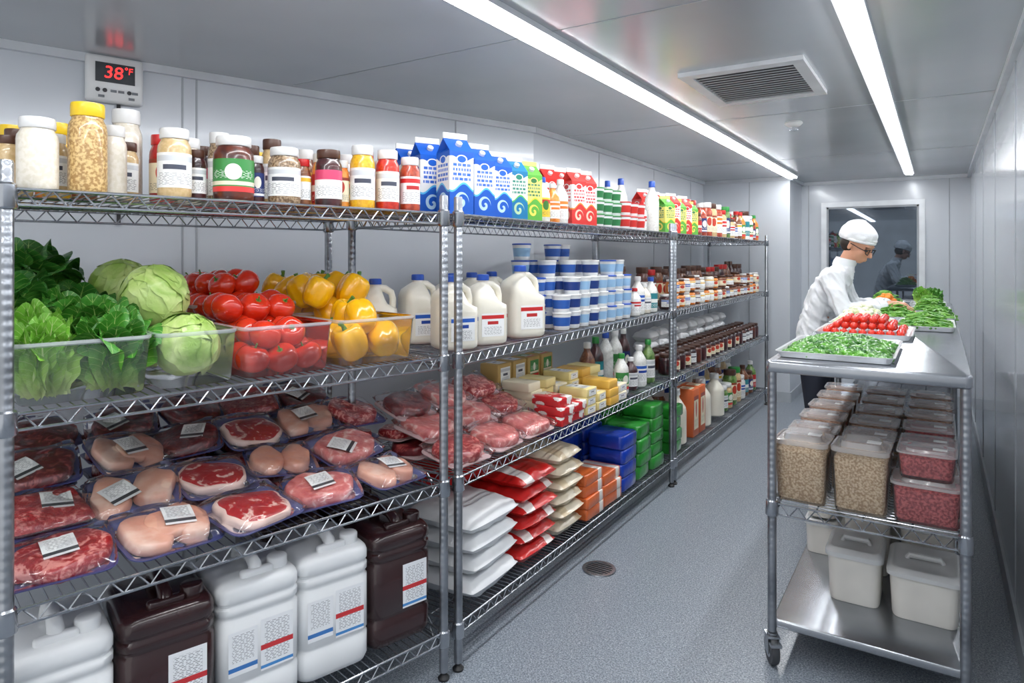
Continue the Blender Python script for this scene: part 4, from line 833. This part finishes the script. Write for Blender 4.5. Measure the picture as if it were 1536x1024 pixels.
def heap(x,y,w,d,h,n,kind,mat,name,label,seed):
    mb=MB(); rr=random.Random(seed)
    for i in range(n):
        u=rr.uniform(-1,1);v=rr.uniform(-1,1); z=.012+h*(1-abs(u)**2.2)*(1-abs(v)**2.2)*rr.uniform(.7,1)
        kx=.84 if kind!='bean' else .68; px,py=u*w/2*kx,v*d/2*.88; a=rr.uniform(0,6.28); dx,dy=math.cos(a),math.sin(a)
        if kind=='pepper':
            L=rr.uniform(.012,.022); t1=rr.uniform(.010,.014); mb.tube([(px-dx*L,py-dy*L,z+rr.uniform(-.003,.005)),(px-dy*.004,py+dx*.004,z+rr.uniform(.002,.007)),(px+dx*L,py+dy*L,z+rr.uniform(-.003,.005))],[t1*.85,t1,t1*.6],7,0,True,True)
        elif kind=='bean': L=rr.uniform(.03,.05); mb.tube([(px-dx*L,py-dy*L,z),(px,py,z+.008),(px+dx*L,py+dy*L,z+.002)],[.005,.0065,.005],5)
        else: s_=rr.uniform(.013,.022); mb.sphere((px,py,z),s_,s_*.8,s_*.7,8,5)
    S=[[(math.cos(2*pi*i/24)*w/2*.84*q,math.sin(2*pi*i/24)*d/2*.88*q,.006+h*.55*(1-q*q)) for i in range(24)] for q in (1,.8,.6,.4,.2,.02)]
    mb.loft(S)
    thing(name,label,'vegetables',mb.mesh(name,mat,True,60),(x,y,CT),0,1,None,'stuff')
pan(-.335,3.05,.41,.62); heap(-.335,3.05,.41,.62,.05,620,'pepper',gr1,'small_green_peppers','heap of bright green small peppers on a sheet pan',1)
pan(-.31,3.80,.42,.48)
CT_=MB().sphere((0,0,0),.0195,.0195,.0185,14,10).mesh('cherry_tomato',ctm,True,80)
for l,(nx,ny) in enumerate(((9,10),(7,8),(5,6))):
    for i in range(nx):
        for j in range(ny):
            if l==0 and 1<=i<=nx-2 and 1<=j<=ny-2: continue
            if l==1 and 2<=i<=nx-3 and 2<=j<=ny-3: continue
            x=-.31+(i-(nx-1)/2)*.0395+R.uniform(-.003,.003); y=3.80+(j-(ny-1)/2)*.041+R.uniform(-.003,.003)
            thing('cherry_tomato','small red cherry tomato heaped on a sheet pan','cherry tomato',CT_,(x,y,CT+.026+l*.028),(0,0,0),R.uniform(.9,1.0),'cherry tomatoes on the sheet pan')
pan(-.37,4.32,.30,.5); heap(-.37,4.32,.30,.5,.10,340,'dice',wg,'chopped_pale_vegetables','heap of white and pale green chopped vegetables on a pan',2)
pan(-.06,4.35,.27,.5); heap(-.06,4.35,.27,.5,.07,240,'bean',gr2,'green_beans','heap of green beans on a sheet pan',3)
pan(-.24,4.90,.3,.5); heap(-.24,4.90,.3,.45,.08,240,'bean',gr2,'green_beans','heap of green beans on a sheet pan',4)
pan(.0,4.95,.17,.5); heap(.0,4.95,.18,.45,.06,160,'bean',gr2,'green_beans','heap of green beans on a sheet pan',9)
pan(-.05,5.56,.24,.5); heap(-.05,5.56,.20,.45,.10,220,'bean',gr2,'green_beans','heap of long green beans on a sheet pan',5)
pan(-.33,5.56,.22,.5); heap(-.33,5.66,.18,.26,.11,110,'dice',orm,'chopped_carrots','small heap of orange chopped carrots on a sheet pan',6)
pan(-.07,6.2,.24,.5)
for i,(x,y) in enumerate(((-.10,6.06),(-.12,6.30),(-.05,6.18),(-.03,6.36))):
    thing('lettuce_head','curly green lettuce head on a sheet pan','lettuce',H_rom[i%2] if i<2 else H_mid[i%2],(x,y,CT+.01),(0,0,i),.62,'lettuce heads on the prep table')
pan(-.36,6.2,.26,.5); heap(-.36,6.2,.24,.45,.10,180,'bean',gr2,'green_beans','heap of green beans on a sheet pan',7)
# ------------------------------------------------------------------ person
skin=PM('skin',C(205,150,122),.5,var=.05); coat=M2('white_chef_coat',C(222,225,229),C(236,238,241),6,.3,.7,.8,0,0,.4,14); pants=PM('navy_trousers',C(34,38,52),.8); hatm=M2('white_cap_cloth',C(228,230,234),C(242,244,245),10,.3,.7,.8,0,0,.5,25)
hairm=PM('dark_hair',C(38,28,24),.6)
def remesh(mb,vox,name,mat,smooth=6,fold=None):
    me=mb.mesh(name,mat); o=bpy.data.objects.new('tmp',me); COL.objects.link(o)
    r=o.modifiers.new('r','REMESH'); r.mode='VOXEL'; r.voxel_size=vox; r.use_smooth_shade=True
    s=o.modifiers.new('s','SMOOTH'); s.factor=.5; s.iterations=smooth
    bpy.context.view_layer.update(); dg=bpy.context.evaluated_depsgraph_get()
    out=bpy.data.meshes.new_from_object(o.evaluated_get(dg)); bpy.data.objects.remove(o); out.name=name
    if fold:
        ns=[v_.normal.copy() for v_ in out.vertices]
        for v_,n_ in zip(out.vertices,ns): v_.co+=n_*fold(v_.co)
    out.materials.clear(); out.materials.append(mat); out.polygons.foreach_set('use_smooth',[True]*len(out.polygons)); out.update(); return out
def ell(c,rx,ry,z,n=20): return [(c[0]+rx*math.cos(2*pi*i/n),c[1]+ry*math.sin(2*pi*i/n),z) for i in range(n)]
Hm=Matrix.Translation((.235,0,1.588))@Matrix.Rotation(-.38,4,'Z')@Matrix.Rotation(.52,4,'Y')
def armpts(sd): return Vector((.11,sd*.17,1.385)),Vector((.19,sd*.24,1.175)),Vector((.44,sd*.11,1.215))
def arm(mb,sd,g,hand=True):
    sh,el,wr=armpts(sd)
    mb.tube([sh+Vector((0,-sd*.05,.0)),sh,sh.lerp(el,.5),el],[.058+g,.056+g,.046+g,.040+g],12,0,True,True)
    mb.tube([el,el.lerp(wr,.35),el.lerp(wr,.8) if not hand else wr],[.040+g,.039+g,.028+g if not hand else .026],12,0,True,True)
    return wr
def handm(mb,wr,sd):
    f=Vector((.85,-sd*.45,-.12)).normalized(); side=Vector((0,0,1)).cross(f).normalized(); dn=Vector((0,0,-1))
    inner=side*(-1 if sd>0 else 1)
    mb.tube([wr,wr+f*.03,wr+f*.075],[.027,.03,.03],10,0,True,True)
    for i,(o_,L) in enumerate(((.027,.07),(.009,.08),(-.009,.074),(-.026,.058))):
        b0=wr+f*.08+inner*o_; mb.tube([b0-f*.03,b0+f*.01,b0+f*(.01+L*.45)+dn*.008,b0+f*(.01+L*.75)+dn*.028,b0+f*(.01+L*.82)+dn*.045],[.0105,.0098,.009,.0085,.0075],8,0,True,True)
    b0=wr+f*.025+inner*.022; mb.tube([b0,b0+inner*.022+f*.025+dn*.008,b0+inner*.026+f*.055+dn*.02,b0+inner*.018+f*.075+dn*.03],[.014,.012,.0105,.009],8,0,True,True)
bm_=MB(); bm_.loft([ell((x,0),rx,ry,z) for x,rx,ry,z in ((0,.08,.12,.84),(0,.10,.16,.90),(0,.10,.16,.98),(.015,.09,.14,1.08),(.045,.098,.148,1.2),(.08,.105,.168,1.30),(.11,.095,.178,1.385),(.135,.072,.14,1.43),(.155,.052,.07,1.462))])
bm_.tube([(.145,0,1.42),(.175,0,1.48),(.215,0,1.56)],[.056,.05,.05],14)
for sd in (-1,1):
    wr=arm(bm_,sd,0); handm(bm_,wr,sd)
    bm_.tube([(0,sd*.075,.93),(.0,sd*.085,.85),(.02,sd*.095,.5),(.0,sd*.1,.3),(-.01,sd*.1,.09)],[.098,.09,.06,.055,.04],14)
    bm_.tube([(-.03,sd*.1,.05),(.05,sd*.11,.04),(.14,sd*.12,.03)],[.04,.038,.03],10,0,True,True)
st=len(bm_.v)
bm_.sphere((0,0,.05),.096,.074,.098,18,12); bm_.sphere((.035,0,-.01),.062,.057,.074,14,10); bm_.sphere((.055,0,-.055),.033,.033,.028,12,8)
bm_.tube([(.088,0,.035),(.104,0,.012),(.116,0,-.008),(.095,0,-.014)],[.008,.011,.014,.01],8,0,True,True)
bm_.sphere((.092,0,-.038),.013,.022,.008,10,6); bm_.sphere((.09,0,-.05),.012,.02,.007,10,6)
bm_.sphere((.084,0,.048),.016,.05,.01,12,6)
for sd in (-1,1): bm_.sphere((-.005,sd*.074,.01),.016,.009,.028,10,8); bm_.sphere((.06,sd*.033,-.005),.03,.025,.025,10,8)
bm_.xf(Hm,st)
PX,PY=-.705,4.98
person=link('person',None); person.location=(PX,PY,0); person.scale=(1.015,)*3; person['label']='person in white coat and cap leaning over the prep table'; person['category']='person'
link('body',remesh(bm_,.0055,'body',skin,4),person)
cm=MB(); cm.loft([ell((x,0),rx,ry,z) for x,rx,ry,z in ((-.02,.13,.19,.78),(-.015,.122,.185,.9),(-.01,.118,.178,.98),(.0,.112,.165,1.08),(.04,.118,.174,1.2),(.075,.124,.188,1.30),(.11,.11,.192,1.385),(.135,.09,.16,1.43),(.158,.066,.085,1.468),(.168,.058,.064,1.487))])
for sd in (-1,1): arm(cm,sd,.02,False)
def fold(p):
    q=Vector((p.x*9+p.z*5,p.y*9,p.z*4)); a=noise.noise(q*1.6); b_=noise.noise(Vector((p.x*24+p.z*18,p.y*24,p.z*7)))
    return (.5-abs(a))*.026-.009+(.5-abs(b_))*.014-.004
link('coat',remesh(cm,.007,'coat',coat,2,fold),person,'white long-sleeved chef coat')
col=MB(); S=[]
for rr_,z_,xx in ((.064,1.462,.158),(.068,1.488,.17),(.064,1.515,.184),(.057,1.512,.185),(.054,1.475,.17)): S.append([(xx+rr_*math.cos(2*pi*i/24),rr_*1.05*math.sin(2*pi*i/24),z_+.016*-math.cos(2*pi*i/24)) for i in range(24)])
col.loft(S,0,False,False); link('collar',col.mesh('collar',coat),person,'white stand-up collar')
for sd in (-1,1):
    sh,el,wr=armpts(sd)
    link('cuff',MB().tube([el.lerp(wr,.74),el.lerp(wr,.86)],[.051,.048],16).mesh('cuff',coat),person)
tm=MB(); tm.loft([ell((0,0),.105,.165,.80),ell((0,0),.11,.17,.95)])
for sd in (-1,1): tm.tube([(0,sd*.08,.92),(.0,sd*.088,.82),(.02,sd*.098,.5),(.0,sd*.1,.3),(-.01,sd*.1,.10)],[.102,.10,.078,.07,.066],14)
link('trousers',remesh(tm,.01,'trousers',pants,3),person,'dark navy trousers')
for sd in (-1,1):
    s_=MB().tube([(-.045,sd*.1,.052),(.05,sd*.11,.05),(.15,sd*.12,.04)],[.05,.05,.04],12,0,True,True)
    for i,v_ in enumerate(s_.v): s_.v[i]=(v_[0],v_[1],max(v_[2],.002))
    link('shoe',s_.mesh('shoe',mt['black']),person,'black work shoe')
hc=MB(); S=[]
for kk in range(14):
    a=-.35+ (pi/2+.35)*kk/13; cr=max(math.cos(a),.03); q=[]
    for i in range(48):
        t_=2*pi*i/48; f=1+.022*math.sin(t_*14)*cr*(1 if kk<5 else .3)+.02*noise.noise(Vector((math.cos(t_)*2,math.sin(t_)*2,kk*.4)))*3*cr
        q.append((-.022+.117*cr*f*math.cos(t_),.098*cr*f*math.sin(t_),.080+.096*math.sin(a)*(1-.08*math.cos(t_))+.018*math.cos(t_)*cr*(1 if kk<3 else .3)))
    S.append(q)
hc.loft(S); hc.tube([(-.015+.104*math.cos(2*pi*i/28),.086*math.sin(2*pi*i/28),.052+.022*math.cos(2*pi*i/28)) for i in range(28)],.011,8,closed=True)
hc.xf(Hm); link('cap',hc.mesh('cap',hatm,True,80),person,'soft white kitchen cap')
hr=MB().sphere((-.035,0,.01),.070,.076,.064,18,12).xf(Hm); link('hair',hr.mesh('hair',hairm),person)
eyem=PM('eye_dark',C(40,30,28),.2)
for sd in (-1,1):
    e=MB().sphere((.083,sd*.031,.022),.011,.013,.009,10,8).xf(Hm); link('eye',e.mesh('eye',eyem),person)
    e=MB().tube([(.088,sd*.015,.042),(.09,sd*.032,.047),(.08,sd*.05,.04)],.0035,6).xf(Hm); link('eyebrow',e.mesh('eyebrow',hairm),person)
gl=MB()
for sd in (-1,1):
    gl.tube([(.108-.012*abs(math.cos(a)),sd*.034+.024*math.cos(a),.02+.018*math.sin(a)) for a in [2*pi*i/16 for i in range(16)]],.0028,6,closed=True)
    gl.tube([(.096,sd*.058,.024),(.05,sd*.078,.026),(-.005,sd*.084,.03)],.0028,6)
gl.tube([(.104,-.011,.022),(.11,0,.025),(.104,.011,.022)],.0028,6); gl.xf(Hm); link('glasses',gl.mesh('glasses',mt['black']),person,'thin dark eyeglasses')
# ------------------------------------------------------------------ world, camera
w=bpy.data.worlds.new('world'); scene.world=w; w.use_nodes=True; w.node_tree.nodes['Background'].inputs[0].default_value=(.96,.98,1,1); w.node_tree.nodes['Background'].inputs[1].default_value=1.0
cam=bpy.data.cameras.new('camera'); cam.lens=36*1000/1536; cam.sensor_width=36; cam.shift_y=-127/1536; cam.clip_start=.02
co=bpy.data.objects.new('camera',cam); COL.objects.link(co); co.location=(0,0,1.55); co.rotation_euler=(pi/2,0,math.radians(32.62)); scene.camera=co
scene.view_settings.view_transform='Standard'
